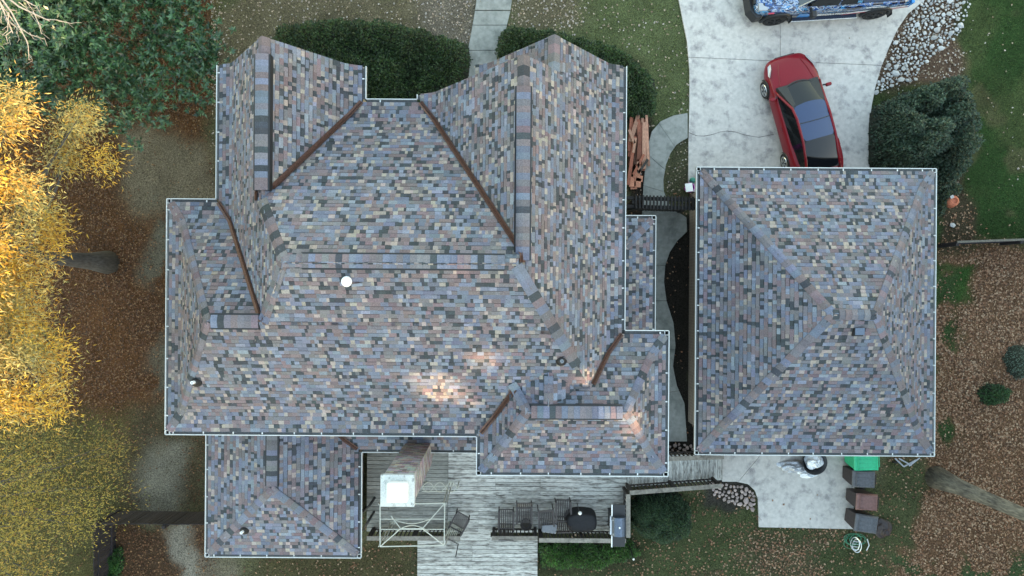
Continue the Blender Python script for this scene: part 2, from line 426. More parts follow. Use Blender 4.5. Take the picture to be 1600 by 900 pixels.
sp_r = [(1074, 216), (1066, 220), (1056, 227), (1047, 240), (1040, 258), (1036, 282), (1037, 300), (1044, 318), (1060, 332), (1072, 340), (1073, 362), (1058, 376), (1046, 394), (1039, 415), (1037, 440), (1041, 470), (1052, 505), (1055, 540), (1051, 572), (1057, 602), (1069, 630), (1073, 690)]
paving('side_path', strip(sp_l, sp_r, [0, 2.2, 4.3, 6.0, 8.2, 10.1, 13.0, 15.0, 17.2, 19.3, 21]), M['concrete_dark'])
pat = w2([(1128, 680), (1128, 752), (1150, 752), (1168, 756), (1179, 766), (1184, 780), (1185, 823), (1332, 826), (1336, 700), (1336, 680)])
PL1 = w2([(1100, 815), (1205, 690)])
paving('rear_patio', [clip_line(clip_line(pat, *PL1, 1), *w2([(1262, 600), (1262, 900)]), -1) if False else clip_line(pat, *PL1, 1), clip_line(pat, *PL1, -1)], M['concrete'])

# cracks in the slabs, and the tarred joint by the side path
def crack(pts, w, h=.0535):
    mb = MB(); P_ = [W(a + random.uniform(-1.2, 1.2), b + random.uniform(-1.2, 1.2), h) for a, b in pts]
    for a, b in zip(P_[:-1], P_[1:]): mb.bar(a, b, w * random.uniform(.6, 1.3), .004)
    o = obj('crack', mb, M['soil']); o['kind'] = 'structure'
crack([(1077 + i * 12, 208 + 4 * math.sin(i * .9) + i * .25) for i in range(12)], .012)
crack([(1190 - i * 6, 812 - i * 9 + 3 * math.sin(i)) for i in range(7)], .010)

# leaf litter and turf: nobody could count them
hard = [drive, pat] + [s for s in strip(walk_l, walk_r, [0, 6])] + [s for s in strip(sp_l, sp_r, [0, 21])]
def scatter(n, seed):
    r = np.random.default_rng(seed)
    X = r.uniform(-20.5, 20.5, n); Y = r.uniform(-12.3, 12.3, n)
    c, g, l = ground_state(X, Y)
    on = np.zeros(n, bool)
    for p in hard: on |= inpoly(X, Y, p)
    return r, X, Y, c, g, l, on
r, X, Y, c, g, l, on = scatter(430000, 31)
clump = vnoise(X, Y, 1.4, 33)
keep = (r.random(n := len(X)) < np.where((PX(X, Y)[0] < 345) | ((PX(X, Y)[0] > 950) & (PX(X, Y)[1] > 330)), l * l * (.15 + 1.5 * clump), .42 * l * l * (.35 + 1.1 * clump))) & (~on | (r.random(n) < .012))
X, Y, on = X[keep], Y[keep], on[keep]; n = len(X)
px, py = PX(X, Y)
pale = ((py < 300) & (px > 330)); west = px < 345; se = (px > 950) & (py > 330)
pal_t = np.array([(.33, .29, .25), (.40, .35, .32), (.30, .24, .17), (.36, .28, .22), (.20, .15, .10)])
pal_w = np.array([(.10, .046, .020), (.15, .070, .030), (.045, .025, .014), (.20, .115, .055), (.095, .040, .017)])
pal_s = np.array([(.24, .138, .08), (.28, .165, .10), (.16, .08, .042), (.09, .05, .03), (.21, .10, .055), (.32, .215, .14)])
k = r.integers(0, 5, n); k6 = r.integers(0, 6, n)
lc = np.where(pale[:, None], pal_t[k], np.where(west[:, None], pal_w[k], pal_s[k6])) * r.uniform(.7, 1.2, (n, 1))
def flat_leaves(X, Y, Z, L, Wd, r, lift=.5):
    n = len(X); a = r.uniform(0, 2 * np.pi, n); t = r.uniform(-lift, lift, n); t2 = r.uniform(-lift, lift, n)
    d = np.stack([np.cos(a), np.sin(a), t], 1) * (L / 2)[:, None]; s = np.stack([-np.sin(a), np.cos(a), t2], 1) * (Wd / 2)[:, None]
    P = np.stack([X, Y, Z], 1)
    return np.stack([P - d, P + s, P + d, P - s], 1)
Lf = r.uniform(.045, .10, n); Lf[west] *= .85; Lf[se] *= 1.02
V = flat_leaves(X, Y, np.where(on, .062, .014) + r.uniform(0, .02, n), Lf, Lf * r.uniform(.5, .9, n), r)
tag(quads('leaf_litter', V, M['leaf_dead'], lc), kind='stuff')
r, X, Y, c, g, l, on = scatter(300000, 41)
keep = (r.random(len(X)) < g) & ~on
X, Y, c = X[keep], Y[keep], c[keep]; n = len(X)
a = r.uniform(0, 2 * np.pi, n); hh = r.uniform(.03, .07, n); w_ = r.uniform(.008, .016, n); ln = r.uniform(.02, .06, n)
P = np.stack([X, Y, np.full(n, -.02)], 1); s = np.stack([-np.sin(a), np.cos(a), 0 * a], 1) * w_[:, None]
T = P + np.stack([np.cos(a) * ln, np.sin(a) * ln, hh], 1)
gc = c * r.uniform(.5, 2.4, (n, 1)) * np.array([1.0, 1.08, .75])
tag(quads('grass', np.stack([P - s, P + s, T], 1), M['grass_blade'], gc), kind='stuff')
# ------------------------------------------------------------------ roofs
PAL0 = [((.138, .155, .205), .22), ((.150, .143, .156), .18), ((.164, .130, .140), .17), ((.050, .058, .067), .21), ((.28, .247, .228), .13), ((.185, .207, .255), .09)]
def tabcol(rr=random, cap=False):
    u = rr.random() * (.62 if cap else 1); s = 0
    for c, p in PAL:
        s += p
        if u <= s: break
    k = rr.uniform(.82, 1.18)
    return tuple(min(.6, x * k * rr.uniform(.95, 1.05)) for x in c)
PAL = [PAL0[0], PAL0[1], PAL0[2], PAL0[3], PAL0[4], PAL0[5]]
def tabtone():
    u = random.random(); s = 0
    for i, (c, p) in enumerate(PAL):
        s += p
        if u <= s: break
    k = random.uniform(.84, 1.16)
    return tuple(min(.6, x * k * random.uniform(.95, 1.05)) for x in c), i in (3, 4)
class Body:
    def __init__(self, x0, x1, y0, y1, eave, W=None, E=None, S=None, N=None):
        self.r = (x0, x1, y0, y1); self.e = eave; self.s = {k: v for k, v in dict(W=W, E=E, S=S, N=N).items() if v}
    def dist(self, k, x, y):
        x0, x1, y0, y1 = self.r
        return {'W': x - x0, 'E': x1 - x, 'S': y - y0, 'N': y1 - y}[k]
    @staticmethod
    def g(p, d): pl, f, pu = p; return pl * d if d < f else pl * f + pu * (d - f)
    def inside(self, x, y, e=1e-6):
        x0, x1, y0, y1 = self.r; return x0 - e <= x <= x1 + e and y0 - e <= y <= y1 + e
    def h(self, x, y): return self.e + min(self.g(p, self.dist(k, x, y)) for k, p in self.s.items())
    def hmax(self, x, y): return self.h(x, y) if self.inside(x, y) else -99
def env(bs, x, y): return max(b.hmax(x, y) for b in bs)

def shingles(body, prior, others_all, exposure=.129):
    """every tab of one roof body: (top polygon points, thickness, colour)"""
    x0, x1, y0, y1 = body.r; out = []
    for k, (pl, f, pu) in body.s.items():
        others_before = prior(body, k)
        tl = (y0, y1) if k in 'WE' else (x0, x1)
        span = (x1 - x0) if k in 'WE' else (y1 - y0)
        d = 0.0
        while d < span:
            sl = pl if d < f else pu
            st = exposure / math.sqrt(1 + sl * sl)
            d1 = d + st
            t = tl[0] - random.random() * .3
            while t < tl[1]:
                tone, small = tabtone(); wd = random.choice((.07, .09, .10, .12, .15) if small else (.08, .11, .13, .17, .21, .27)) * random.uniform(.9, 1.1)
                ta, tb = max(t, tl[0]), min(t + wd, tl[1]); t += wd
                if tb - ta < .01: continue
                def xy(tt, dd):
                    return {'W': (x0 + dd, tt), 'E': (x1 - dd, tt), 'S': (tt, y0 + dd), 'N': (tt, y1 - dd)}[k]
                cx, cy = xy((ta + tb) / 2, (d + d1) / 2)
                # quick cull: far off this side's own ground
                gd = body.g(body.s[k], d)
                if min(body.g(p, max(body.dist(kk, *xy(ta, d)), body.dist(kk, *xy(tb, d)), body.dist(kk, *xy(ta, d1)), body.dist(kk, *xy(tb, d1)))) for kk, p in body.s.items()) < gd - 1e-4: continue
                poly = [xy(ta, d), xy(tb, d), xy(tb, d1), xy(ta, d1)]
                for kk, (ql, qf, qu) in body.s.items():
                    if kk == k: continue
                    dj = body.dist(kk, cx, cy)
                    sj, cj = (ql, 0.0) if dj < qf else (qu, ql * qf - qu * qf)
                    s0, c0 = (pl, 0.0) if (d + d1) / 2 < f else (pu, pl * f - pu * f)
                    # s0*dk + c0 <= sj*dj + cj   (linear in x, y)
                    def lin(key):
                        return {'W': (1, 0, -x0), 'E': (-1, 0, x1), 'S': (0, 1, -y0), 'N': (0, -1, y1)}[key]
                    A, B, C = lin(kk); a, b, c = lin(k)
                    poly = clip_half(poly, sj * A - s0 * a, sj * B - s0 * b, -(sj * C + cj - s0 * c - c0))
                    if len(poly) < 3: break
                if len(poly) < 3: continue
                ok = False
                for p in poly:
                    z = body.e + body.g(body.s[k], body.dist(k, *p))
                    if all(o.hmax(*p) < z - .015 for o in others_before) and all(o.hmax(*p) < z + .05 for o in others_all): ok = True; break
                if not ok: continue
                th = random.choice((.010, .012, .022))
                pts = []
                for p in poly:
                    dd = body.dist(k, *p); z = body.e + body.g(body.s[k], dd)
                    pts.append((p[0], p[1], z + .004 + th * (1 - max(0, min(1, (dd - d) / st)))))
                out.append((pts, tone, k))
            d = d1
    return out
def clip3(poly, up, cut, sg):
    out = []
    for i in range(len(poly)):
        p = poly[i]; q = poly[(i + 1) % len(poly)]
        a = sg * (p[0] * up[0] + p[1] * up[1] - cut); b = sg * (q[0] * up[0] + q[1] * up[1] - cut)
        if a >= 0: out.append(p)
        if a * b < 0: t = a / (a - b); out.append(tuple(p[k] + (q[k] - p[k]) * t for k in range(3)))
    return out
UPD = {'W': (1, 0), 'E': (-1, 0), 'S': (0, 1), 'N': (0, -1)}
def tab_mb(mb, pts, col, dn=.022, up=None):
    if up is not None:
        # darker head band on some tabs: granule shadow line and painted butt shadow in one
        m = [p[0] * up[0] + p[1] * up[1] for p in pts]; hi = max(m); cut = hi - .017
        low = clip3(pts, up, cut, -1); band = clip3(pts, up, cut, 1)
        f_ = random.choice((.36, .5, .75, 1, 1))
        if f_ < 1 and len(low) >= 3 and len(band) >= 3:
            tab_mb(mb, low, col, dn); tab_mb(mb, band, tuple(x * f_ for x in col), dn); return
    n = len(pts)
    ar = sum(pts[i][0] * pts[(i + 1) % n][1] - pts[(i + 1) % n][0] * pts[i][1] for i in range(n))
    if ar < 0: pts = pts[::-1]
    vs = pts + [(x, y, z - dn) for x, y, z in pts]
    mb.add(vs, [list(range(n))] + [(i, i + n, (i + 1) % n + n, (i + 1) % n) for i in range(n)], 0, col)
def scr_area(pts):
    q = [PX(*p) for p in pts]; n = len(q)
    if not all(-5 < a < 1605 and -5 < b < 905 for a, b in q): return 0
    return abs(sum(q[i][0] * q[(i + 1) % n][1] - q[(i + 1) % n][0] * q[i][1] for i in range(n))) / 2
def lay_roof(root, bodies, upper, n_single=300, prior=lambda b, k: []):
    """underlay, then shingles on it: the largest ones singly, the rest joined"""
    deck = MB()
    for b in bodies:
        x0, x1, y0, y1 = b.r
        gx = set(np.linspace(x0, x1, int((x1 - x0) / .25) + 2)); gy = set(np.linspace(y0, y1, int((y1 - y0) / .25) + 2))
        for k, (pl, f, pu) in b.s.items():
            if k == 'W': gx.add(x0 + f)
            if k == 'E': gx.add(x1 - f)
            if k == 'S': gy.add(y0 + f)
            if k == 'N': gy.add(y1 - f)
        gx = sorted(gx); gy = sorted(gy); n = len(gx)
        vs = [(x, y, b.h(x, y) - .05) for y in gy for x in gx]
        deck.add(vs, [(j * n + i, j * n + i + 1, (j + 1) * n + i + 1, (j + 1) * n + i) for j in range(len(gy) - 1) for i in range(n - 1)])
        deck.prism([(x0, y0), (x1, y0), (x1, y1), (x0, y1)], b.e - .14, b.e - .055)
    roof = obj('roof', deck, M['roof_felt'], root, world=True)
    tabs = []
    for b in bodies:
        tabs += shingles(b, prior, [o for o in bodies + upper if o is not b])
    tabs.sort(key=lambda t: -scr_area(t[0]))
    rest = MB()
    for i, (pts, c, sd) in enumerate(tabs):
        if i < n_single:
            mb = MB(); tab_mb(mb, pts, c, up=UPD[sd]); obj('shingle', mb, M['shingle'], roof, world=True)
        else: tab_mb(rest, pts, c, up=UPD[sd])
    o = obj('shingles', rest, M['shingle'], roof, world=True); o['kind'] = 'stuff'
    return roof, len(tabs)
def caps(roof, bs, p0, p1, width=.27, step=.17, lift=.02, name='ridge_cap', end=None, rnd=True):
    """overlapping cap shingles from p0 (low end) to p1 along a hip or ridge; each is a bent piece"""
    a = Vector(p0[:2]); b = Vector(p1[:2]); L = (b - a).length; n = max(1, int(L / step)); d = (b - a) / L; nr = Vector((-d.y, d.x))
    for i in range(n):
        s0 = L * i / n; s1 = min(L, L * (i + 1) / n + .04); mb = MB(); vs = []
        for s, up in ((s0, .028), (s1, .006)):
            for q in (-.5, -.3, 0, .3, .5):
                c = a + d * s + nr * (q * width)
                z = env(bs, c.x, c.y) if abs(q) > .1 else env(bs, c.x, c.y) - .02
                if z < 0: z = env(bs, *(a + d * s)) - .05
                vs.append((c.x, c.y, z + lift + up))
        k = len(vs)
        vs += [(x, y, z - .03) for x, y, z in vs]
        fs = [(j, j + 1, j + 6, j + 5) for j in range(4)] + [(j + 1, j, j + k, j + 1 + k) for j in range(4)] + [(5, 0, k, k + 5), (4, 9, k + 9, k + 4)]
        if nr.cross(d) < 0 if False else False: pass
        mb.add(vs, fs, 0, tabcol(cap=True))
        obj(name, mb, M['shingle'], roof, world=True)
def ridge_vent(roof, bs, p0, p1, width=.33):
    a = Vector(p0[:2]); b = Vector(p1[:2]); d = (b - a).normalized(); nr = Vector((-d.y, d.x)); m = MB()
    vs = []
    for s in (a, b):
        ze = env(bs, s.x, s.y)
        for q, zz in ((-.5, -.03), (-.495, .042), (0, .075), (.495, .042), (.5, -.03)):
            c = s + nr * (q * width * 1.25); vs.append((c.x, c.y, (env(bs, c.x, c.y) if abs(q) == .5 else ze - .06) + zz))
    m.add(vs, [(0, 1, 6, 5), (1, 2, 7, 6), (2, 3, 8, 7), (3, 4, 9, 8), (4, 3, 2, 1, 0), (5, 6, 7, 8, 9)])
    v = obj('ridge_vent', m, M['vent_black'], roof, world=True)
    L = (b - a).length; n = max(1, int(L / .155))
    for i in range(n):
        mb = MB(); vs = []
        for s, up in ((L * i / n, .020), (min(L, L * (i + 1) / n + .02), .006)):
            cc = a + d * s; ze = env(bs, cc.x, cc.y) - .06
            for q, zz in ((-.5, .048), (-.25, .072), (0, .09), (.25, .072), (.5, .048)):
                c = cc + nr * (q * width); vs.append((c.x, c.y, ze + zz + up))
        vs += [(x, y, z - .012) for x, y, z in vs]; k = 10
        mb.add(vs, [(j, j + 1, j + 6, j + 5) for j in range(4)] + [(j + 1, j, j + k, j + 1 + k) for j in range(4)] + [(5, 0, k, k + 5), (4, 9, k + 9, k + 4)], 0, tabcol(cap=True))
        obj('ridge_cap', mb, M['shingle'], roof, world=True)
def valley(roof, b1, b2, ya, yb, xa, xb, w=.13, n=44, only=None):
    pts = []
    for i in range(n + 1):
        y = ya + (yb - ya) * i / n; lo, hi = xa, xb; f = lambda x: b1.h(x, y) - b2.h(x, y)
        if f(lo) * f(hi) > 0: continue
        for _ in range(40):
            mid = (lo + hi) / 2
            if f(lo) * f(mid) <= 0: hi = mid
            else: lo = mid
        sd = min(b1.s, key=lambda q_: b1.g(b1.s[q_], b1.dist(q_, lo, y)))
        if only and sd != only: continue
        pts.append(Vector((lo, y, b1.h(lo, y))))
    if len(pts) < 2: print('no valley', ya, yb); return
    mb = MB(); vs = []
    for i, p in enumerate(pts):
        d = (pts[min(i + 1, len(pts) - 1)] - pts[max(i - 1, 0)]); d.z = 0; d.normalize(); nr = Vector((-d.y, d.x, 0))
        for q, zz in ((-1, .062), (-.16, .035), (0, .06), (.16, .035), (1, .062)):
            c = p + nr * (q * w / 2); z = max(b1.h(c.x, c.y), b2.h(c.x, c.y)) if abs(q) == 1 else p.z + .01
            vs.append((c.x, c.y, z + zz))
    fs = [(i * 5 + j, i * 5 + j + 1, (i + 1) * 5 + j + 1, (i + 1) * 5 + j) for i in range(len(pts) - 1) for j in range(4)]
    k = len(vs); vs += [(x, y, z - .015) for x, y, z in vs]
    fs += [(f[3] + k, f[2] + k, f[1] + k, f[0] + k) for f in fs]
    mb.add(vs, fs); obj('valley_flashing', mb, M['copper'], roof, world=True)
def gutter(root, p, q, h, out, ticks=True):
    """an eaves trough from p to q; out points away from the house; brackets are its pieces"""
    p = Vector((*p[:2], h)); q = Vector((*q[:2], h)); d = (q - p); L = d.length; d /= L; o = Vector((*out, 0)); mb = MB()
    def sec(a, b, z0, z1, mi):
        mb.add([p + o * a + Vector((0, 0, z0)), p + o * b + Vector((0, 0, z0)), p + o * b + Vector((0, 0, z1)), p + o * a + Vector((0, 0, z1)),
                q + o * a + Vector((0, 0, z0)), q + o * b + Vector((0, 0, z0)), q + o * b + Vector((0, 0, z1)), q + o * a + Vector((0, 0, z1))],
               [(0, 1, 2, 3), (7, 6, 5, 4), (0, 4, 5, 1), (1, 5, 6, 2), (2, 6, 7, 3), (3, 7, 4, 0)], mi)
    sec(-.02, .0, -.12, -.012, 0); sec(-.125, -.021, -.125, -.10, 1); sec(-.14, -.126, -.13, -.012, 0)
    g = obj('gutter', mb, [M['gutter_white'], M['gutter_inside']], root, world=True)
    if ticks:
        n = max(1, int(L / .85)); t0 = random.uniform(.2, .5)
        for i in range(n):
            s = t0 + i * .85 + random.uniform(-.05, .05)
            if s > L - .1: break
            c = p + d * s - o * .085
            b = MB().bar(c - o * .04 + Vector((0, 0, .004)), c + o * .04 + Vector((0, 0, .004)), .03, .012); obj('gutter_hanger', b, M['gutter_white'], g, world=True)
    return g
def walls(root, rects, mat):
    mb = MB()
    for x0, x1, y0, y1, z0, z1 in rects: mb.prism([(x0, y0), (x1, y0), (x1, y1), (x0, y1)], z0, z1)
    return obj('wall', mb, mat, root, world=True)
mk('brick_wall', (.27, .21, .17), rough=.9, var=.3, scale=3)
_nt = M['brick_wall'].node_tree
def add_brick(matname, c1, c2, mort, sx=4.5):
    m = M[matname]; nt = m.node_tree; N = nt.nodes; L = nt.links; b = N['Principled BSDF']
    tc = N.new('ShaderNodeTexCoord'); gm = N.new('ShaderNodeNewGeometry')
    # bricks run along the wall: use x+y for the horizontal run, z for courses
    sp = N.new('ShaderNodeSeparateXYZ'); L.new(tc.outputs['Object'], sp.inputs[0])
    ad = N.new('ShaderNodeMath'); ad.operation = 'ADD'; L.new(sp.outputs[0], ad.inputs[0]); L.new(sp.outputs[1], ad.inputs[1])
    cb = N.new('ShaderNodeCombineXYZ'); L.new(ad.outputs[0], cb.inputs[0]); L.new(sp.outputs[2], cb.inputs[1])
    bt = N.new('ShaderNodeTexBrick'); bt.inputs['Scale'].default_value = 1.0; bt.inputs['Brick Width'].default_value = .22; bt.inputs['Row Height'].default_value = .075
    bt.inputs['Mortar Size'].default_value = .008; bt.inputs['Color1'].default_value = (*c1, 1); bt.inputs['Color2'].default_value = (*c2, 1); bt.inputs['Mortar'].default_value = (*mort, 1)
    L.new(cb.outputs[0], bt.inputs[0]); L.new(bt.outputs[0], b.inputs['Base Color'])
add_brick('brick_wall', (.25, .19, .15), (.17, .12, .10), (.33, .31, .28))

EH, EL = 5.4, 2.9       # eave heights of the upper and the lower roofs
def wx(px, py, h): return W(px, py, h).x
def wy(px, py, h): return W(px, py, h).y
G = .11                 # trough in front of the shingle edge
SIDE = (.45, .42, 1.29); LONG = (.345, .55, .816)
xW = wx(258, 495, EH); xNW = wx(337, 205, EH); xNWe = wx(572, 128, EH); xE = wx(979, 250, EH); xB = wx(651, 150, EH)
yS = wy(500, 681.5, EH); yNc = wy(612, 154, EH); yD = wy(572, 103, EH); yE0 = wy(300, 310, EH); yC = wy(979, 103, EH); yB = wy(652, 147, EH)
xF0 = wx(744, 715, EH); xF1 = wx(1045.5, 630, EH); yF0 = wy(895, 744.5, EH); yF1 = wy(1010, 516, EH)
bD = Body(xNW + G, xNWe - G, yS + G, yD, EH, W=SIDE, E=SIDE, S=LONG)
bB = Body(xB + G, xE - G, yS + G, yB, EH, W=SIDE, E=SIDE, S=LONG)
bC = Body(-1.10, xE - G, .3, yC, EH, W=SIDE, E=SIDE)
bA = Body(xNW + G, xE - G, yS + G, yNc - G, EH, W=SIDE, E=SIDE, S=LONG, N=LONG)
bE = Body(xW + G, 1.0, yS + G, yE0 - G, EH, W=SIDE, S=LONG, N=LONG)
bF = Body(xF0 + G, xF1 - G, yF0 + G, yF1 - G, EH, W=SIDE, E=SIDE, S=LONG, N=LONG)
bG = Body(-.9, 2.6, -3.25, -1.6, EH + .55, W=(.45, .1, .52), E=(.45, .1, .52))
HI = [bB, bC, bD, bA, bE, bF, bG]
# lift the saddle so that its ridge runs out of the wing's ridge
zF = bF.h(1.5, (yF0 + yF1) / 2); xg = wx(858, 610, 7.0)
bG.r = (xg - 1.05, xg + 1.05, (yF0 + yF1) / 2 - .05, -1.7); bG.e = zF - bG.g(bG.s['W'], 1.05) - .03
LOWW = (.33, .4, .47)
xH0 = wx(320, 780, EL); xH1 = wx(565, 790, EL); yH0 = wy(440, 872, EL)
bH = Body(xH0 + G, xH1 - G, yH0 + G, -3.7, EL, W=LOWW, E=LOWW, S=LOWW)
yI = wy(655, 708, EL)
bI = Body(-7.0, -.4, yI + G, -3.7, EL, S=(.40, .5, .40))
xJ = wx(1025, 425, EL); yJ = wy(1000, 336, EL)
bJ = Body(2.6, xJ - G, -4.4, yJ - G, EL, E=(.42, .5, .42), N=(.42, .5, .42))
LO = [bH, bI, bJ]

house = thing('house', 'large two-storey house with multicoloured shingle roof of many hips and front gables', 'house', (-2.5, 0, 0))
wi = .45
walls(house, [(bA.r[0] + wi, bA.r[1] - wi, bA.r[2] + wi, bA.r[3] - wi, 0, EH - .1), (bE.r[0] + wi, -7, bE.r[2] + wi + .004, bE.r[3] - wi, 0, EH - .1),
              (bF.r[0] + wi, bF.r[1] - wi, bF.r[2] + wi, bF.r[3] - wi, 0, EH - .1),
              (bH.r[0] + wi, bH.r[1] - wi, bH.r[2] + wi, -3.8, 0, EL - .1)], M['brick_wall'])
for b, nm in ((bB, 'gable_wall'), (bC, 'gable_wall'), (bD, 'gable_wall')):
    x0, x1, y0, y1 = b.r; a, c = x0 + wi, x1 - wi; yy = y1 - .3; prof = [(a, 0)] + [(x, b.h(x, yy) - .12) for x in np.linspace(a, c, 9)] + [(c, 0)]
    mb = MB(); n = len(prof); y2 = (bA.r[3] - wi) - .3
    vs = [(x, yy, z) for x, z in prof] + [(x, y2, z) for x, z in prof]
    mb.add(vs, [list(range(n)), list(range(2 * n - 1, n - 1, -1))] + [((i + 1) % n, i, i + n, (i + 1) % n + n) for i in range(n)])
    obj(nm, mb, M['siding'], house, world=True)
    mb = MB()
    for q0, q1 in zip(np.linspace(x0, x1, 15)[:-1], np.linspace(x0, x1, 15)[1:]):
        if any(o.hmax((q0 + q1) / 2, y1 + .04) > b.h((q0 + q1) / 2, y1) - .3 for o in HI if o is not b): continue
        mb.bar((q0, y1 - .03, b.h(q0, y1) - .16), (q1, y1 - .03, b.h(q1, y1) - .16), .025, .17)
    obj('rake_board', mb, M['siding'], house, world=True)
mb = MB()
for (px, py) in ((1018, 350), (1018, 430), (1018, 505)):
    c = W(px, py, EL); mb.bar((c.x - .15, c.y, 0), (c.x - .15, c.y, EL - .1), .14)
obj('porch_post', mb, M['white_paint'], house, world=True)
def first_on(b, k):
    order = [bE, bA, bB, bC, bD, bF, bG] if k in 'SN' else [bB, bC, bD, bA, bE, bF, bG]
    return order[:order.index(b)] if b in order else []
roof, nt1 = lay_roof(house, HI + LO, [], prior=first_on)
print('house tabs', nt1)
def hip(bs, b, corner, apex, step=.2, width=.3):
    caps(roof, bs, corner, apex, width, step)
def kink(b, kx, ky):
    """corner, flare kink and on a hip of body b (kx in WE, ky in SN)"""
    x0, x1, y0, y1 = b.r; sx = 1 if kx == 'W' else -1; sy = 1 if ky == 'S' else -1
    cx = x0 if kx == 'W' else x1; cy = y0 if ky == 'S' else y1
    return (cx + sx * .03, cy + sy * .03), (cx + sx * b.s[kx][1], cy + sy * b.s[ky][1])
def apex(b, kx, ky, z):
    x0, x1, y0, y1 = b.r
    def inv(p, hh): pl, f, pu = p; return hh / pl if hh < pl * f else f + (hh - pl * f) / pu
    dx = inv(b.s[kx], z - b.e); dy = inv(b.s[ky], z - b.e)
    return (x0 + dx if kx == 'W' else x1 - dx, y0 + dy if ky == 'S' else y1 - dy)
def full_hip(bs, rf, b, kx, ky, z, step=.18, width=.25):
    c, k = kink(b, kx, ky); a = apex(b, kx, ky, z)
    caps(rf, bs, c, k, width, step); caps(rf, bs, k, a, width, step)
    return a
def ztop(b):
    x0, x1, y0, y1 = b.r; return max(b.h(x, y) for x in np.linspace(x0, x1, 160) for y in np.linspace(y0, y1, 120))
zA = ztop(bA) - .003; zE = bE.h(-5, (bE.r[2] + bE.r[3]) / 2); zFt = ztop(bF) - .003
ridA = (bA.r[2] + bA.r[3]) / 2
aW = apex(bA, 'W', 'N', zA); aE = apex(bA, 'E', 'S', zA)
xD = (bD.r[0] + bD.r[1]) / 2; xBr = (bB.r[0] + bB.r[1]) / 2; xC = (bC.r[0] + bC.r[1]) / 2
zD = bD.h(xD, 5)
nD = apex(bA, 'W', 'N', zD)
caps(roof, HI, (xD, bD.r[3]), (xD, bD.r[3] - .45), .3, .18)
ridge_vent(roof, HI, (xD, bD.r[3] - .45), (xD, nD[1] + .25))
caps(roof, HI, nD, aW, .3, .19)
ridge_vent(roof, HI, (aW[0] + .45, aW[1]), (xBr - .42, aW[1]))
caps(roof, HI, (aW[0], aW[1]), (aW[0] + .45, aW[1]), .3, .15)
caps(roof, HI, (xBr, bB.r[3]), (xBr, bB.r[3] - .75), .3, .19)
ridge_vent(roof, HI, (xBr, bB.r[3] - .75), (xBr, ridA + .1))
caps(roof, HI, (xC, bC.r[3]), (xC, bC.r[3] - .9), .3, .19)
aE2 = apex(bE, 'W', 'N', zE)
full_hip(HI, roof, bE, 'W', 'N', zE); full_hip(HI, roof, bE, 'W', 'S', zE)
yEr = aE2[1]; xEr = apex(bA, 'W', 'S', zE)[0]
ridge_vent(roof, HI, (aE2[0] + .12, yEr), (xEr - .1, yEr))
caps(roof, HI, apex(bA, 'W', 'S', zE), aW, .3, .19)
# south-east hip of the main roof down to the saddle
pS = apex(bA, 'E', 'S', zFt + .12)
caps(roof, HI, pS, aE, .3, .19)
aF0 = full_hip(HI, roof, bF, 'W', 'S', zFt); aF1 = full_hip(HI, roof, bF, 'E', 'S', zFt); full_hip(HI, roof, bF, 'E', 'N', zFt)
caps(roof, HI, apex(bF, 'W', 'N', zFt - .55), aF0, .26, .18)
ridge_vent(roof, HI, (aF0[0] + .1, aF0[1]), (aF1[0] - .12, aF1[1]))
caps(roof, HI, (xg, -2.35), (xg, aF0[1] + .28), .24, .19)
ALLB = HI + LO
xHr = (bH.r[0] + bH.r[1]) / 2; zH = bH.h(xHr, -5)
aH = full_hip([bH], roof, bH, 'W', 'S', zH); full_hip([bH], roof, bH, 'E', 'S', zH)
ridge_vent(roof, [bH], (xHr, aH[1] + .1), (xHr, yS - .12))
cJ, kJ = kink(bJ, 'E', 'N'); caps(roof, [bJ], cJ, (cJ[0] - .9, cJ[1] - .9), .24, .19)
# valleys lined with copper
valley(roof, bD, bA, bA.r[3], nD[1] + .02, -6.6, xNWe)
valley(roof, bB, bA, bA.r[3], ridA + .05, xB, xBr + .05)
valley(roof, bE, bA, bE.r[3], yEr + .02, xNW - .05, -5.6, w=.13)
valley(roof, bF, bA, bA.r[2] + .02, apex(bF, 'W', 'N', zFt - .55)[1] - .02, xF0, .6, w=.13, only='W')
valley(roof, bF, bA, bF.r[3], -2.62, 1.8, xE, w=.13)
valley(roof, bH, bI, bI.r[2] + .02, -3.9, -7.2, -4.6, w=.13)
# gutters
for p, q, o, h in (((xNW, yD), (xNW, yE0), (-1, 0), EH), ((xNW, yE0), (xW, yE0), (0, 1), EH), ((xW, yE0), (xW, yS), (-1, 0), EH), ((xW, yS), (xF0, yS), (0, -1), EH),
                   ((xF0, yS), (xF0, yF0), (-1, 0), EH), ((xF0, yF0), (xF1, yF0), (0, -1), EH), ((xF1, yF0), (xF1, yF1), (1, 0), EH), ((xF1, yF1), (xE, yF1), (0, 1), EH),
                   ((xE, yF1), (xE, yC), (1, 0), EH), ((xNWe, yD), (xNWe, yNc), (1, 0), EH), ((xNWe, yNc), (xB, yNc), (0, 1), EH), ((xB, yNc), (xB, yB), (-1, 0), EH),
                   ((xH0, -3.8), (xH0, yH0), (-1, 0), EL), ((xH0, yH0), (xH1, yH0), (0, -1), EL), ((xH1, yH0), (xH1, yI), (1, 0), EL), ((xH1, yI), (-.8, yI), (0, -1), EL),
                   ((2.9, yJ), (xJ, yJ), (0, 1), EL), ((xJ, yJ), (xJ, -3.0), (1, 0), EL)):
    gutter(house, p, q, h, o)
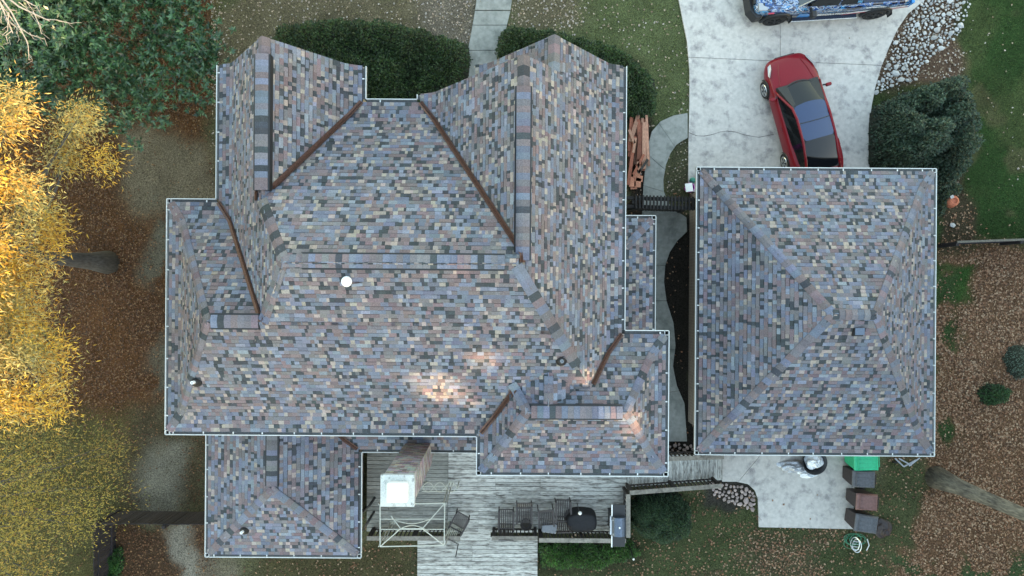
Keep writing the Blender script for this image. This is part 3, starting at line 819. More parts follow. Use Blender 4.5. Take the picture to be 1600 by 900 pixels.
# stacks and vents on the roof
def on_roof(bs, px, py):
    h = 6.0
    for _ in range(30): p = W(px, py, h); h = env(bs, p.x, p.y)
    return W(px, py, h)
def pipe_boot(px, py, white=True):
    p = on_roof(ALLB, px, py)
    b = obj('plumbing_vent', MB().lathe([(.16, -.06), (.15, .02), (.10, .07), (.085, .14), (.07, .15)], p, 14), M['black_plastic'], house, world=True, smooth=True)
    obj('vent_pipe', MB().lathe([(.045, -.05), (.045, .27), (.03, .27), (.03, .2)], p, 12), M['white_plastic' if white else 'lead_grey'], b, world=True)
pipe_boot(307, 596); pipe_boot(877, 563, False); pipe_boot(382, 828)
p = on_roof(HI, 545, 440)
b = obj('turbine_vent', MB().lathe([(.06, -.1), (.06, .16)], p, 12), M['white_plastic'], house, world=True)
obj('vent_hood', MB().lathe([(.115, .16), (.13, .22), (.11, .28), (.04, .31)], p, 16), M['white_plastic'], b, world=True, smooth=True)
obj('vent_flange', MB().box(p + Vector((.2, -.08, .0)), (.26, .07, .02), R(5)), M['lead_grey'], b, world=True)
# chimney: brick stack, mortar crown, white flue cap
HC = 6.9
c0 = W(594, 792, HC); c1 = W(648, 742, HC); cx, cy = (c0.x + c1.x) / 2, (c0.y + c1.y) / 2; sx, sy = c1.x - c0.x - .12, c1.y - c0.y - .12
ch = obj('chimney', MB().box((cx, cy, (HC - .15) / 2), (sx - .06, sy - .06, HC - .15)), M['vent_black'], house, world=True)
ch.data.materials.clear(); ch.data.materials.append(mk('mortar', (.33, .31, .29), rough=.95, var=.2, scale=8))
bm_ = MB(); pal = [(.40, .335, .32), (.32, .255, .25), (.48, .42, .41), (.24, .195, .195), (.50, .43, .39)]
row = 0; z = 2.6
while z < HC - .2:
    for side in range(4):
        L = sx if side % 2 == 0 else sy; t = -L / 2 - (.1 if row % 2 else 0)
        while t < L / 2:
            a, b2 = max(t + .006, -L / 2), min(t + .205, L / 2); t += .211
            if b2 - a < .03: continue
            m_ = (a + b2) / 2; o_ = .005 * random.random(); c = random.choice(pal); c = tuple(x * random.uniform(.8, 1.2) for x in c)
            if side == 0: bm_.box((cx + m_, cy - sy / 2 + .02 - o_, z), (b2 - a, .06, .058), col=c)
            elif side == 2: bm_.box((cx + m_, cy + sy / 2 - .02 + o_, z), (b2 - a, .06, .058), col=c)
            elif side == 1: bm_.box((cx + sx / 2 - .018 + o_, cy + m_, z), (.06, b2 - a, .0585), col=c)
            else: bm_.box((cx - sx / 2 + .018 - o_, cy + m_, z), (.06, b2 - a, .0585), col=c)
    z += .068; row += 1
mk('brick_tone', attr=True, rough=.9, var=.25, scale=20, bump=.3)
o = obj('bricks', bm_, M['brick_tone'], ch, world=True); o['kind'] = 'stuff'
bevel(obj('chimney_crown', MB().box((cx, cy, HC - .08), (sx + .12, sy + .12, .16)), M['crown_mortar'], ch, world=True), .02)
fc = W(620, 771, 7.15)
bevel(obj('flue_cap', MB().box((fc.x, fc.y, HC + .12), (.55, .53, .24)), M['flue_white'], ch, world=True), .06, 3)

# ------------------------------------------------------------------ garage
gx0, gx1 = wx(1087, 480, EL), wx(1463.0, 480, EL); gy0, gy1 = wy(1275, 712.5, EL), wy(1275, 261.5, EL)
GS = (.35, .45, .87); GL = (.28, .56, .595)
bK = Body(gx0 + G, gx1 - G, gy0 + G, gy1 - G, EL, W=GS, E=GS, S=GL, N=GL)
garage = thing('garage', 'detached garage with square hipped shingle roof between driveway and rear patio', 'garage', ((gx0 + gx1) / 2, (gy0 + gy1) / 2, 0))
walls(garage, [(bK.r[0] + .42, bK.r[1] - .42, bK.r[2] + .42, bK.r[3] - .42, 0, EL - .1)], M['brick_wall'])
groof, nt2 = lay_roof(garage, [bK], [])
zK = ztop(bK) - .003
aK = [full_hip([bK], groof, bK, a, b, zK) for a, b in (('W', 'N'), ('E', 'N'), ('W', 'S'), ('E', 'S'))]
caps(groof, [bK], (aK[0][0], (gy0 + gy1) / 2), (aK[1][0], (gy0 + gy1) / 2), .3, .17)
for p, q, o in (((gx0, gy0), (gx1, gy0), (0, -1)), ((gx1, gy0), (gx1, gy1), (1, 0)), ((gx1, gy1), (gx0, gy1), (0, 1)), ((gx0, gy1), (gx0, gy0), (-1, 0))):
    gutter(garage, p, q, EL, o)
p = W(1337, 519, 0); h = 5
for _ in range(30): p = W(1338, 519, h); h = bK.h(p.x, p.y)
vb = obj('roof_vent', MB().box(p + Vector((0, 0, .06)), (.26, .22, .16)), M['black_plastic'], garage, world=True)
obj('vent_lid', MB().box(p + Vector((.02, .03, .16)), (.27, .2, .025)), M['steel_blue'], vb, world=True)
# ------------------------------------------------------------------ wooden deck, railings, landing
DH = .55
deck = thing('wooden_deck', 'weathered white and grey wooden deck with railings behind the house', 'deck', W(780, 790, 0))
def board(root, poly, z, mat, name='plank', t=.035):
    if len(poly) < 3: return
    z += random.uniform(-.004, .004)
    obj(name, MB().prism(poly, z - t, z), mat, root, world=True)
def boards_ew(root, x0, x1, y0, y1, z, mat, w=.136, gap=.014, cuts=(), clipfn=None):
    y = y1
    while y > y0 + .03:
        ya = max(y - w, y0); xs_ = [x0] + sorted(c + random.choice((-.6, 0, .6)) + random.uniform(-.02, .02) for c in cuts) + [x1]
        for a, b in zip(xs_[:-1], xs_[1:]):
            p = [(a + .004, ya), (b - .004, ya), (b - .004, y), (a + .004, y)]
            if clipfn: p = clipfn(p)
            board(root, p, z, mat)
        y = ya - gap
d_w0, d_n, d_s, d_e = wx(573, 780, DH), wy(780, 695, DH), wy(780, 833, DH), wx(979, 790, DH)
d_m = wx(700, 790, DH)
boards_ew(deck, d_w0, d_m - .01, d_s, d_n, DH, M['deck_grey'], cuts=(d_w0 + 1.4,))
boards_ew(deck, d_m, d_e, d_s, d_n, DH, M['deck_white'], cuts=(d_m + 1.7, d_m + 3.9))
A_, B_ = W(979, 761, DH), W(1128, 750, DH)
x = d_e + .01; x_end = wx(1128, 735, DH); yn = wy(1090, 711, DH)
while x < x_end - .02:
    xb_ = min(x + .125, x_end); ya = A_.y + (B_.y - A_.y) * (x - A_.x) / (B_.x - A_.x); yb2 = A_.y + (B_.y - A_.y) * (xb_ - A_.x) / (B_.x - A_.x)
    board(deck, [(x, ya), (xb_, yb2), (xb_, yn), (x, yn)], DH, M['deck_white_ns']); x = xb_ + .010
mb = MB()
mb.prism([(d_w0 + .03, d_s + .02), (d_e - .03, d_s + .02), (d_e - .03, d_n - .02), (d_w0 + .03, d_n - .02)], DH - .26, DH - .045)
mb.prism([(d_e - .02, A_.y + .05), (x_end - .03, B_.y + .05), (x_end - .03, yn - .03), (d_e - .02, yn - .03)], DH - .262, DH - .046)
for px_, py_ in ((580, 828), (640, 828), (700, 828), (780, 828), (860, 828), (975, 828), (975, 765), (1050, 756), (1124, 750), (1124, 716), (1050, 716)):
    c = W(px_, py_, DH); mb.bar((c.x, c.y, -.05), (c.x, c.y, DH - .27), .12)
obj('deck_frame', mb, M['rail_wood'], deck, world=True)
def railing(p, q, base, top=.93, step=.135, wide=.15, mat='rail_wood', posts=1.7, lean=0):
    p = Vector((p.x, p.y, base)); q = Vector((q.x, q.y, base)); d = q - p; L = d.length; d /= L; U = Vector((0, 0, 1))
    r = obj('railing', MB().bar(p + U * (top + .02), q + U * (top + .02), wide, .038), M[mat], deck, world=True)
    obj('bottom_rail', MB().bar(p + U * .1, q + U * .1, .04, .085), M['dark_wood'], r, world=True)
    n = max(1, round(L / posts))
    for i in range(n + 1):
        c = p + d * (L * i / n); c = c + d * (.06 if i == 0 else -.06 if i == n else 0)
        obj('post', MB().bar(c - U * .2, c + U * (top - .002), .1), M['dark_wood'], r, world=True)
    k = max(2, int(L / step))
    for i in range(1, k):
        c = p + d * (L * i / k)
        obj('baluster', MB().bar(c + U * .05, c + U * (top - .002), .038), M['dark_wood'], r, world=True)  # dark from weathering, with the balusters' shade put into the colour too
RT = DH + .95
railing(W(573, 841, RT), W(719, 841, RT), DH)
railing(W(768, 841, RT), W(840, 841, RT), DH)
railing(W(842, 844, RT), W(978, 845, RT), DH)
railing(W(981.5, 840, RT), W(981.5, 772, RT), DH, step=.14)
railing(W(984, 770, RT), W(1128, 759, RT), DH)
railing(W(1040, 717, RT), W(1131, 714, RT), DH)
landing = thing('deck_landing', 'lower weathered white wooden platform with dark mildew below the deck railing gap', 'platform', W(745, 875, 0))
lx0, lx1, ly1 = wx(652, 870, .2), wx(840, 870, .2), wy(745, 839, .2)
boards_ew(landing, lx0, lx1, ly1 - 3.0, ly1, .2, M['deck_white'], cuts=(lx0 + 2.0,))
obj('landing_frame', MB().prism([(lx0 + .03, ly1 - 2.97), (lx1 - .03, ly1 - 2.97), (lx1 - .03, ly1 - .03), (lx0 + .03, ly1 - .03)], -.05, .155), M['rail_wood'], landing, world=True)
st = MB(); st.box((wx(743, 835, .37), d_s - .16, .36), (wx(767, 835, .4) - wx(720, 835, .4), .28, .04)); obj('step', st, M['deck_white'], landing, world=True)
hr = thing('handrail', 'pair of black iron handrails beside the brick wall at the deck end', 'handrail', W(572, 810, 0))
for (a, b) in (((578, 789), (566, 801)), ((577, 812), (567, 828))):
    p, q = W(*a, 1.35), W(*b, .95)
    obj('rail', MB().tube([(p.x, p.y, DH), p, (p + q) / 2 + Vector((0, 0, .06)), q, (q.x, q.y, -.02)], .045, 8), M['black_plastic'], hr, world=True, smooth=True)

# ------------------------------------------------------------------ fences and gate
def board_fence(name, label, runs, hgt, bw=.14, gap=.018, mat='fence_wood', topmat=None, rails=(.3, 1.05), loc=None):
    root = thing(name, label, 'fence', (runs[0][0].x, runs[0][0].y, 0))
    for p, q in runs:
        d = q - p; L = d.length; d /= L; nr = Vector((-d.y, d.x, 0)); ang = math.atan2(d.y, d.x); n = int(L / (bw + gap))
        for i in range(n):
            c = p + d * ((i + .5) * (bw + gap)); hh = hgt + random.uniform(-.03, .02)
            obj('board', MB().box((c.x + nr.x * random.uniform(-.006, .006), c.y + nr.y * random.uniform(-.006, .006), hh / 2 - .02), (bw, .022, hh + .04), ang + random.uniform(-.03, .03)), M[mat], root, world=True)
        for z in rails:
            a, b = p - nr * .035, q - nr * .035; obj('rail', MB().bar((a.x, a.y, z), (b.x, b.y, z), .035, .085), M[mat], root, world=True)
        k = max(1, round(L / 2.2))
        for i in range(k + 1):
            c = p + d * (L * i / k) - nr * .09
            obj('post', MB().bar((c.x, c.y, -.1), (c.x, c.y, hgt + .05), .1), M[mat], root, world=True)
        if topmat:
            obj('top_rail', MB().bar((p.x, p.y, hgt + .03), (q.x, q.y, hgt + .03), .075, .035), M[topmat], root, world=True)
    return root
fc0 = W(181, 799, 0)
board_fence('board_fence', 'dark vertical board fence turning a corner beside the low back wing', [(fc0, Vector((xH0 + .3, fc0.y, 0))), (Vector((fc0.x, fc0.y - 4.5, 0)), fc0)], 1.32)
board_fence('rail_fence', 'low dark fence with pale top rail running from garage to the leafy yard edge', [(W(1467, 381, 0), W(1660, 374, 0))], 1.0, bw=.09, gap=.05, topmat='fence_top', rails=(.2, .8))
gate = thing('garden_gate', 'dark timber gate and overhead beam across the path between house and garage', 'gate', W(1040, 325, 0))
ga, gb = W(990, 316, 2.1), W(1084, 319, 2.1)
for c in (ga, gb): obj('post', MB().bar((c.x, c.y, -.1), (c.x, c.y, 2.2), .13), M['gate_black'], gate, world=True)
for o_ in (-.14, .14): obj('beam', MB().bar((ga.x - .25, ga.y + o_, 2.1), (gb.x + .1, gb.y + o_, 2.1), .11, .16), M['gate_black'], gate, world=True)
for i in range(17):
    c = ga.lerp(gb, (i + .5) / 17); obj('rafter', MB().box((c.x, c.y, 2.22), (.05, .46, .07), random.uniform(-.05, .05)), M['gate_black'], gate, world=True)
for i in range(19):
    c = ga.lerp(gb, (i + 1) / 20); obj('picket', MB().box((c.x, c.y - .02, .62), (.07, .022, 1.15)), M['gate_black'], gate, world=True)
for z in (.25, .95): obj('rail', MB().bar((ga.x, ga.y + .02, z), (gb.x, gb.y + .02, z), .04, .08), M['gate_black'], gate, world=True)
pb = W(1078, 293, .4)
bk = thing('bucket', 'magenta bucket with white lid standing by the garage corner', 'bucket', (pb.x, pb.y, .05))
obj('pail', MB().lathe([(.12, 0), (.17, .36), (.155, .36), (.11, .02)], (0, 0, 0), 18), M['pink_plastic'], bk, smooth=False)
obj('lid', MB().box((-.04, 0, .375), (.26, .3, .03), R(8)), M['white_plastic'], bk)
tb = W(1084, 281, .3)
t_ = obj('watering_can', MB().lathe([(.10, 0), (.115, .12), (.09, .2), (.05, .22)], (tb.x, tb.y, .05), 14).tube([(tb.x + .08, tb.y, .12), (tb.x + .2, tb.y + .06, .26)], .018), M['teal_plastic'])
tag(t_, 'small teal watering can half under the garage eave beside the magenta bucket', 'watering can')

# ------------------------------------------------------------------ lumber, pavers
lp = thing('lumber_pile', 'heap of reddish salvaged boards along the east house wall', 'lumber', W(998, 235, 0))
for i in range(26):
    xa = random.uniform(984, 1012); xb2 = xa + random.uniform(-14, 4); y0 = random.uniform(176, 215); y1 = y0 + random.uniform(40, 78); z = .08 + (i % 5) * .075 + random.uniform(0, .03)
    if xb2 < 980: xb2 = 981 + random.random() * 3
    a, b = W(xa, y0, z), W(xb2, min(y1, 292), z + random.uniform(-.04, .06))
    obj('board', MB().bar(a, b, random.choice((.09, .12, .14)), .035), M['lumber_pale' if random.random() < .38 else 'lumber_red'], lp, world=True)
for i in range(5):
    a = W(random.uniform(985, 1008), random.uniform(195, 270), .5); an = random.uniform(-.9, .9); L = random.uniform(.3, .9)
    obj('offcut', MB().box(a, (.09, L, .035), an), M[random.choice(('lumber_pale', 'lumber_red', 'dark_wood'))], lp, world=True)
ps = thing('paver_stack', 'loose stack of square orange clay pavers at the south end of the boards', 'pavers', W(992, 285, 0))
for i, (a, b, z) in enumerate(((987, 281, .1), (996, 283, .1), (990, 291, .1), (999, 279, .1), (988, 287, .16), (996, 288, .16), (995, 273, .12), (1002, 262, .1), (1003, 254, .1))):
    c = W(a, b, z); obj('paver', MB().box((c.x, c.y, z), (.24, .22, .055), random.uniform(-.3, .1)), M['paver_orange'], ps, world=True)

# ------------------------------------------------------------------ stones
def stone_mesh(i):
    bm = bmesh.new(); bmesh.ops.create_icosphere(bm, subdivisions=1, radius=.5); r = random.Random(i)
    for v in bm.verts:
        v.co *= r.uniform(.72, 1.15); v.co.z *= .7
    me = bpy.data.meshes.new('stone'); bm.to_mesh(me); bm.free(); return me
STM = [stone_mesh(i) for i in range(8)]
def stones(root, poly, n, smin, smax, mat, seed, zmax=.06):
    r = random.Random(seed); pts = []; tries = 0
    xs_ = [p[0] for p in poly]; ys_ = [p[1] for p in poly]
    while len(pts) < n and tries < 30000:
        tries += 1; x, y = r.uniform(min(xs_), max(xs_)), r.uniform(min(ys_), max(ys_))
        if not inpoly(np.array([x]), np.array([y]), poly)[0]: continue
        s = smin + (smax - smin) * r.random() ** 1.8
        if any((x - a) ** 2 + (y - b) ** 2 < (.42 * (s + t)) ** 2 for a, b, t in pts): continue
        pts.append((x, y, s))
    k0 = rootloc(root)
    for x, y, s in pts:
        me = r.choice(STM).copy() if False else r.choice(STM); o = bpy.data.objects.new('stone', me); COL.objects.link(o); o.parent = root
        o.location = (x - k0[0], y - k0[1], .02 + s * .12); o.scale = (s * r.uniform(.8, 1.2), s * r.uniform(.8, 1.2), s * r.uniform(.6, .9)); o.rotation_euler = (r.uniform(-.4, .4), r.uniform(-.4, .4), r.uniform(0, 6.3))
        if not me.materials: me.materials.append(M[mat])
        o.material_slots[0].link = 'OBJECT'; o.material_slots[0].material = M[mat]
rb = thing('rock_bed', 'bed of loose white rocks curving along the driveway edge', 'rock bed', W(1440, 70, 0))
stones(rb, w2([(1436, -10), (1520, -10), (1512, 20), (1500, 50), (1482, 72), (1455, 90), (1440, 105), (1430, 125), (1405, 132), (1366, 150), (1372, 128), (1384, 98), (1400, 62), (1420, 34)]), 300, .08, .27, 'rock_white', 5)
rb2 = thing('rock_bed', 'small bed of pinkish rocks in the curve of the rear patio by the deck walkway', 'rock bed', W(1155, 770, 0))
stones(rb2, w2([(1112, 757), (1150, 756), (1170, 762), (1180, 778), (1181, 798), (1165, 792), (1140, 784), (1115, 772)]), 46, .13, .36, 'rock_pink', 9)
rb3 = thing('rock_bed', 'dark rocks in the shaded gap between house corner and garage', 'rock bed', W(1066, 703, 0))
stones(rb3, w2([(1046, 692), (1086, 697), (1086, 712), (1046, 712)]), 16, .12, .26, 'rock_pink', 10)

# ------------------------------------------------------------------ white garden frame on the deck
ar = thing('gazebo_frame', 'bare white metal canopy frame with arched braces next to the chimney', 'gazebo', W(645, 790, 0))
FH = 2.85
def fr(px, py, dz=0): return W(px, py, FH + dz)
SW_, SE_, NE_, NW_ = fr(594, 854), fr(694, 852), fr(695, 786), fr(594, 788)
for a, b in ((SW_, SE_), (SE_, NE_), (NE_, NW_), (NW_, SW_)): obj('top_bar', MB().bar(a, b, .03), M['metal_white'], ar, world=True)
for y in (811, 827): obj('cross_bar', MB().bar(fr(594, y, -.02), fr(695, y, -.02), .024), M['metal_white'], ar, world=True)
r0, r1 = fr(626, 826, .22), fr(660, 826, .22)
for a, b in ((SW_, r0), (SE_, r1), (NE_, r1), (fr(611, 806), r0), (r0, r1)): obj('hip_bar', MB().bar(a, b, .026), M['metal_white'], ar, world=True)
def arc(a, b, sag, n=10): return [a.lerp(b, i / n) + Vector((0, sag * math.sin(math.pi * i / n), 0)) for i in range(n + 1)]
obj('arch', MB().tube(arc(fr(612, 810), fr(674, 810), -.17), .015, 6), M['metal_white'], ar, world=True)
obj('arch', MB().tube(arc(fr(620, 829), fr(668, 829), .17), .015, 6), M['metal_white'], ar, world=True)
for c in (SW_, SE_, NE_, NW_):
    z0 = DH if c.y > d_s else 0
    for o_ in (-.05, .05): obj('leg', MB().bar((c.x + o_, c.y, z0), (c.x + o_, c.y, FH), .028), M['metal_white'], ar, world=True)
    obj('leg_foot', MB().box((c.x, c.y, z0 + .012), (.2, .14, .02)), M['metal_white'], ar, world=True)
wt = thing('wire_trellis', 'white wire trellis with two wavy rods beside the chimney above the deck', 'trellis', W(690, 762, 0))
TH = 1.5
for y in (760, 768): obj('rod', MB().bar(W(659, y, TH), W(715, y - 1, TH), .022), M['metal_white'], wt, world=True)
for ph in (0, math.pi):
    pts = [W(660 + 58 * i / 28, 761 + 7.5 * math.sin(i / 28 * 3.2 * math.pi + ph) * (1 if i < 26 else .4), TH + .03) for i in range(29)]
    obj('wave_rod', MB().tube(pts, .012, 5), M['metal_white'], wt, world=True)
for i in range(12): obj('bar', MB().bar(W(662 + i * 4.8, 760, TH), W(662 + i * 4.8, 768, TH), .008), M['metal_white'], wt, world=True)
for x in (661, 714):
    c = W(x, 764, TH); obj('leg', MB().bar((c.x, c.y, DH), c, .03), M['metal_white'], wt, world=True)

# ------------------------------------------------------------------ deck furniture
def slat_chair(label, px, py, rz, w=.52, l=.52, back=.36, mat='chair_brown', n=8, group='chairs on the deck'):
    c = W(px, py, DH + .42); t = thing('patio_chair', label, 'chair', (c.x, c.y, DH), rz, group)
    for i in range(n):
        x = -w / 2 + (i + .5) * w / n
        obj('seat_slat', MB().box((x, .06, .42), (w / n * .58, l, .02)), M[mat], t)
        obj('back_slat', MB().bar((x, -l / 2 + .05, .44), (x, -l / 2 + .05 - back, .98), w / n * .58, .018, up=(0, 1, 0)), M[mat], t)
    for x in (-1, 1):
        obj('leg', MB().bar((x * w / 2, l / 2, 0), (x * w / 2, l / 2 + .02, .62), .035), M[mat], t)
        obj('leg', MB().bar((x * w / 2, -l / 2 - .08, 0), (x * w / 2, -l / 2 + .02, .62), .035), M[mat], t)
        obj('armrest', MB().bar((x * w / 2, l / 2 + .05, .635), (x * w / 2, -l / 2 - .14, .635), .06, .022), M[mat], t)
    for y, z in ((l / 2 + .05, .40), (-l / 2 + .06, .40), (-l / 2 - .02, .62), (-l / 2 - back + .06, .97)):
        obj('rail', MB().bar((-w / 2, y, z), (w / 2, y, z), .03), M[mat], t)
    return t
slat_chair('dark slatted chair just right of the railing gap, nothing on it', 791, 810, 0)
slat_chair('dark slatted chair with a round brown pot against it', 819, 803, R(180), l=.5)
slat_chair('dark slatted chair with a grey cushion at its foot', 853, 808, R(184), l=.46, back=.24)
slat_chair('dark slatted chair set farther north, left of the black covered table', 880, 797, R(2), l=.6)
t = slat_chair('dark folding chair with pale slats turned askew, west of the railing gap', 718, 815, R(-28), w=.5, l=.44)
for o in list(t.children):
    if o.name.startswith('back_slat'): o.data.materials[0] = M['metal_white']  # bright light on these slats put into a paler colour
pt = W(822, 821, DH + .3)
p_ = thing('plant_pot', 'round dark brown pot in front of the second slatted chair', 'pot', (pt.x, pt.y, DH))
obj('pot_body', MB().lathe([(.13, 0), (.2, .12), (.21, .28), (.19, .3), (.17, .25), (.16, .22)], n=20), M['chair_brown'], p_, smooth=True)
obj('soil', MB().lathe([(.165, .2), (.1, .225), (.02, .23)], n=16), M['soil'], p_)
cu = W(858, 823, DH + .2)
o = obj('seat_cushion', MB().box((cu.x, cu.y, DH + .33), (.52, .34, .09), R(-8)), M['cushion_grey']); bevel(o, .03, 3)
tag(o, 'pale grey ribbed cushion lying on a low stool at the railing', 'cushion')
sb = MB()
for a in (-1, 1):
    for b in (-1, 1): sb.bar((cu.x + a * .2, cu.y + b * .12, DH), (cu.x + a * .2, cu.y + b * .12, DH + .27), .03)
sb.box((cu.x, cu.y, DH + .275), (.48, .3, .02)); tag(obj('foot_stool', sb, M['chair_brown']), 'low dark stool under the pale grey cushion', 'stool')
# covered table
zo = lambda a, b, h=.0: W(690 + a / 5.16, 760 + b / 5.16, h)
cv = MB(); ring = [(1000, 292), (1012, 245), (1060, 222), (1110, 213), (1180, 216), (1250, 226), (1262, 290), (1258, 338), (1240, 372), (1130, 378), (1032, 374), (1012, 335)]
lv = [(0.02, 1.0), (.25, 1.0), (.55, .98), (.68, .94), (.735, .86), (.75, .6), (.757, .25)]
cen = sum((zo(a, b, DH + .7) for a, b in ring), Vector()) / len(ring); vs = []
for z, k in lv:
    for j, (a, b) in enumerate(ring):
        p = zo(a, b, DH + .7); q = cen + (p - cen) * (k + (.05 * math.sin(j * 2.4 + z * 5) if z < .6 else random.uniform(-.03, .03))); vs.append((q.x, q.y, DH + z + (random.uniform(-.015, .015) if z > .5 else 0)))
k = len(ring); fs = [(i * k + j, i * k + (j + 1) % k, (i + 1) * k + (j + 1) % k, (i + 1) * k + j) for i in range(len(lv) - 1) for j in range(k)] + [list(range((len(lv) - 1) * k, len(lv) * k))]
cv.add(vs, fs); ct = obj('covered_table', cv, M['cloth_black'], smooth=True); bevel(ct, 0, sub=2)
tag(ct, 'black cloth cover draped over a table left of the grill', 'table cover')
gl = W(906, 801, DH + 1.0)
g_ = thing('garden_lamp', 'small white globe lamp on a thin pole behind the black cover', 'lamp', (gl.x, gl.y, DH))
obj('pole', MB().bar((0, 0, 0), (0, 0, 1.0), .02), M['black_plastic'], g_); obj('globe', MB().lathe([(.01, .97), (.05, 1.0), (.065, 1.05), (.05, 1.1), (.01, 1.12)], n=14), M['white_plastic'], g_, smooth=True)
# grill
gr = W(966, 820, DH + .9)
g_ = thing('gas_grill', 'gas grill with blue-grey hood and white-edged side shelves at the deck corner', 'grill', (gr.x, gr.y, DH))
obj('cart', MB().box((0, 0, .47), (.46, .62, .84)), M['black_plastic'], g_)
obj('firebox', MB().box((0, 0, .94), (.5, .66, .12)), M['black_plastic'], g_)
hv = []; n_ = 9
for yy in (-.32, .32):
    for i in range(n_):
        a = math.pi * i / (n_ - 1); hv.append((.235 * math.cos(a), yy, 1.0 + .2 * math.sin(a) ** .7))
mb = MB().add(hv, [(i, i + n_, i + n_ + 1, i + 1) for i in range(n_ - 1)] + [list(range(n_)), list(range(2 * n_ - 1, n_ - 1, -1))])
hd = obj('hood', mb, M['steel_blue'], g_); obj('hood_handle', MB().tube([(-.2, -.24, 1.13), (-.27, -.24, 1.15), (-.27, .24, 1.15), (-.2, .24, 1.13)], .014), M['steel'], hd)
obj('temperature_gauge', MB().lathe([(.03, 1.195), (.03, 1.215), (.02, 1.22)], (0, 0, 0), 12), M['white_plastic'], hd)
for s, nm in ((1, 'n'), (-1, 's')):
    sh = obj('side_shelf', MB().box((0, s * .53, .99), (.44, .38, .03)), M['black_plastic'], g_)
    obj('shelf_edge', MB().box((-.235, s * .53, .99), (.035, .4, .06)), M['white_plastic'], sh)
pn = obj('control_panel', MB().box((-.27, 0, .92), (.05, .62, .12)), M['steel'], g_)
for i in range(4): obj('knob', MB().lathe([(.03, -.33), (.03, -.296)], (0, -.24 + i * .16, .92), 10, axis='x'), M['black_plastic'], pn)
for a in (-1, 1):
    for b in (-1, 1): obj('wheel', MB().lathe([(.05, -.015), (.05, .015)], (a * .2, b * .28, .05), 12, axis='y'), M['rubber'], g_)
pl = thing('plant_hook', 'thin dark pole leaning at the top of the landing', 'pole', W(716, 850, 0))
a, b = W(716, 850, .2), W(712, 870, 1.3)
obj('rod', MB().bar(a, b, .03), M['black_plastic'], pl, world=True)
so = thing('stake_light', 'thin stake with white knob standing in the grass below the deck corner', 'stake light', W(982, 850, 0))
a, b = W(981, 846, 0), W(990, 874, 1.1)
obj('stake', MB().bar(a, b, .03), M['black_plastic'], so, world=True); obj('lamp_head', MB().lathe([(.01, -.04), (.04, 0), (.01, .04)], b, 10), M['white_plastic'], so, world=True)

# ------------------------------------------------------------------ things on the rear patio
def wheelie_bin(label, px, py, mat, lidmat, rz=0, w=.60, d=.80, h=1.0):
    c = W(px, py, h + .05); t = thing('wheelie_bin', label, 'bin', (c.x, c.y, .05 if px < 1340 else .0), rz, 'wheeled bins along the patio edge')
    vs = []
    for z, k in ((.08, .74), (.5, .84), (h, .94)):
        for a, b in ((-1, -1), (1, -1), (1, 1), (-1, 1)): vs.append((a * d / 2 * k, b * w / 2 * k, z))
    mb = MB().add(vs, [(3, 2, 1, 0)] + [(i * 4 + j, i * 4 + (j + 1) % 4, (i + 1) * 4 + (j + 1) % 4, (i + 1) * 4 + j) for i in (0, 1) for j in range(4)] + [(8, 9, 10, 11)])
    bevel(obj('bin_body', mb, M[mat], t), .03, 2)
    prof = []
    for x, z in ((-.5, .0), (-.46, .035), (-.2, .075), (.2, .08), (.46, .05), (.5, 0)):
        prof.append((x * d, z))
    vs = []
    for s, kz in ((-.5, 0), (-.44, 1), (.44, 1), (.5, 0)):
        for x, z in prof: vs.append((x, s * w, h + .005 + z * kz + .012))
    n = len(prof); fs = [(i * n + j, i * n + j + 1, (i + 1) * n + j + 1, (i + 1) * n + j) for i in range(3) for j in range(n - 1)]
    lid = obj('lid', MB().add(vs, fs).box((0, 0, h + .004), (d, w, .03)), M[lidmat], t); bevel(lid, .03, 3)
    for y in (-.2, -.07, .07, .2): obj('lid_rib', MB().box((0, y * w / .6, h + .096), (d * .62, .02, .014)), M[lidmat], lid)
    obj('rim', MB().tube([(-d * .36, -w * .4, h + .09), (d * .38, -w * .4, h + .08), (d * .38, w * .4, h + .08), (-d * .36, w * .4, h + .09)], .012, 6, closed=True), M[lidmat], lid)
    obj('handle', MB().tube([(d * .45, -w * .35, h - .06), (d * .56, -w * .33, h - .02), (d * .56, w * .33, h - .02), (d * .45, w * .35, h - .06)], .016), M[mat], t)
    for s in (-1, 1): obj('wheel', MB().lathe([(.11, -.025), (.125, 0), (.11, .025)], (d * .36, s * w * .44, .12), 16, axis='y'), M['rubber'], t)
    obj('axle', MB().bar((d * .36, -w * .42, .12), (d * .36, w * .42, .12), .02), M['steel'], t)
    return t
wheelie_bin('bright green lidded bin half under the garage eave', 1354, 721, 'bin_green', 'bin_green', R(2), d=.86, w=.66)
wheelie_bin('dark slate bin between the green bin and the brown bin', 1350, 749, 'bin_dark', 'bin_slate', R(-2), d=.80)
wheelie_bin('reddish brown lidded bin, the only brown one in the row', 1355, 785, 'bin_dark', 'bin_brown', R(-3), d=.76, w=.58)
wheelie_bin('dark slate bin at the south end of the row, next to the hose', 1354, 819, 'bin_dark', 'bin_slate', R(-8), d=.80, w=.62)
ho = thing('garden_hose', 'green hose in loose coils on the grass by the last bin', 'hose', W(1338, 847, 0))
for i in range(6):
    c = W(1335 + random.uniform(-7, 7), 845 + random.uniform(-4, 5), .03 + i * .02); r_ = random.uniform(.17, .30); ph = random.uniform(0, 6)
    obj('coil', MB().tube([(c.x + r_ * math.cos(a + ph) * 1.2, c.y + r_ * math.sin(a + ph) * .8, c.z + .03 * math.sin(2 * a)) for a in np.linspace(0, 2 * math.pi, 22)[:-1]], .013, 5, closed=True), M['hose_green'], ho, world=True)
hl = thing('hose_reel', 'small silver metal hose reel lying on the green coils', 'reel', W(1340, 852, 0))
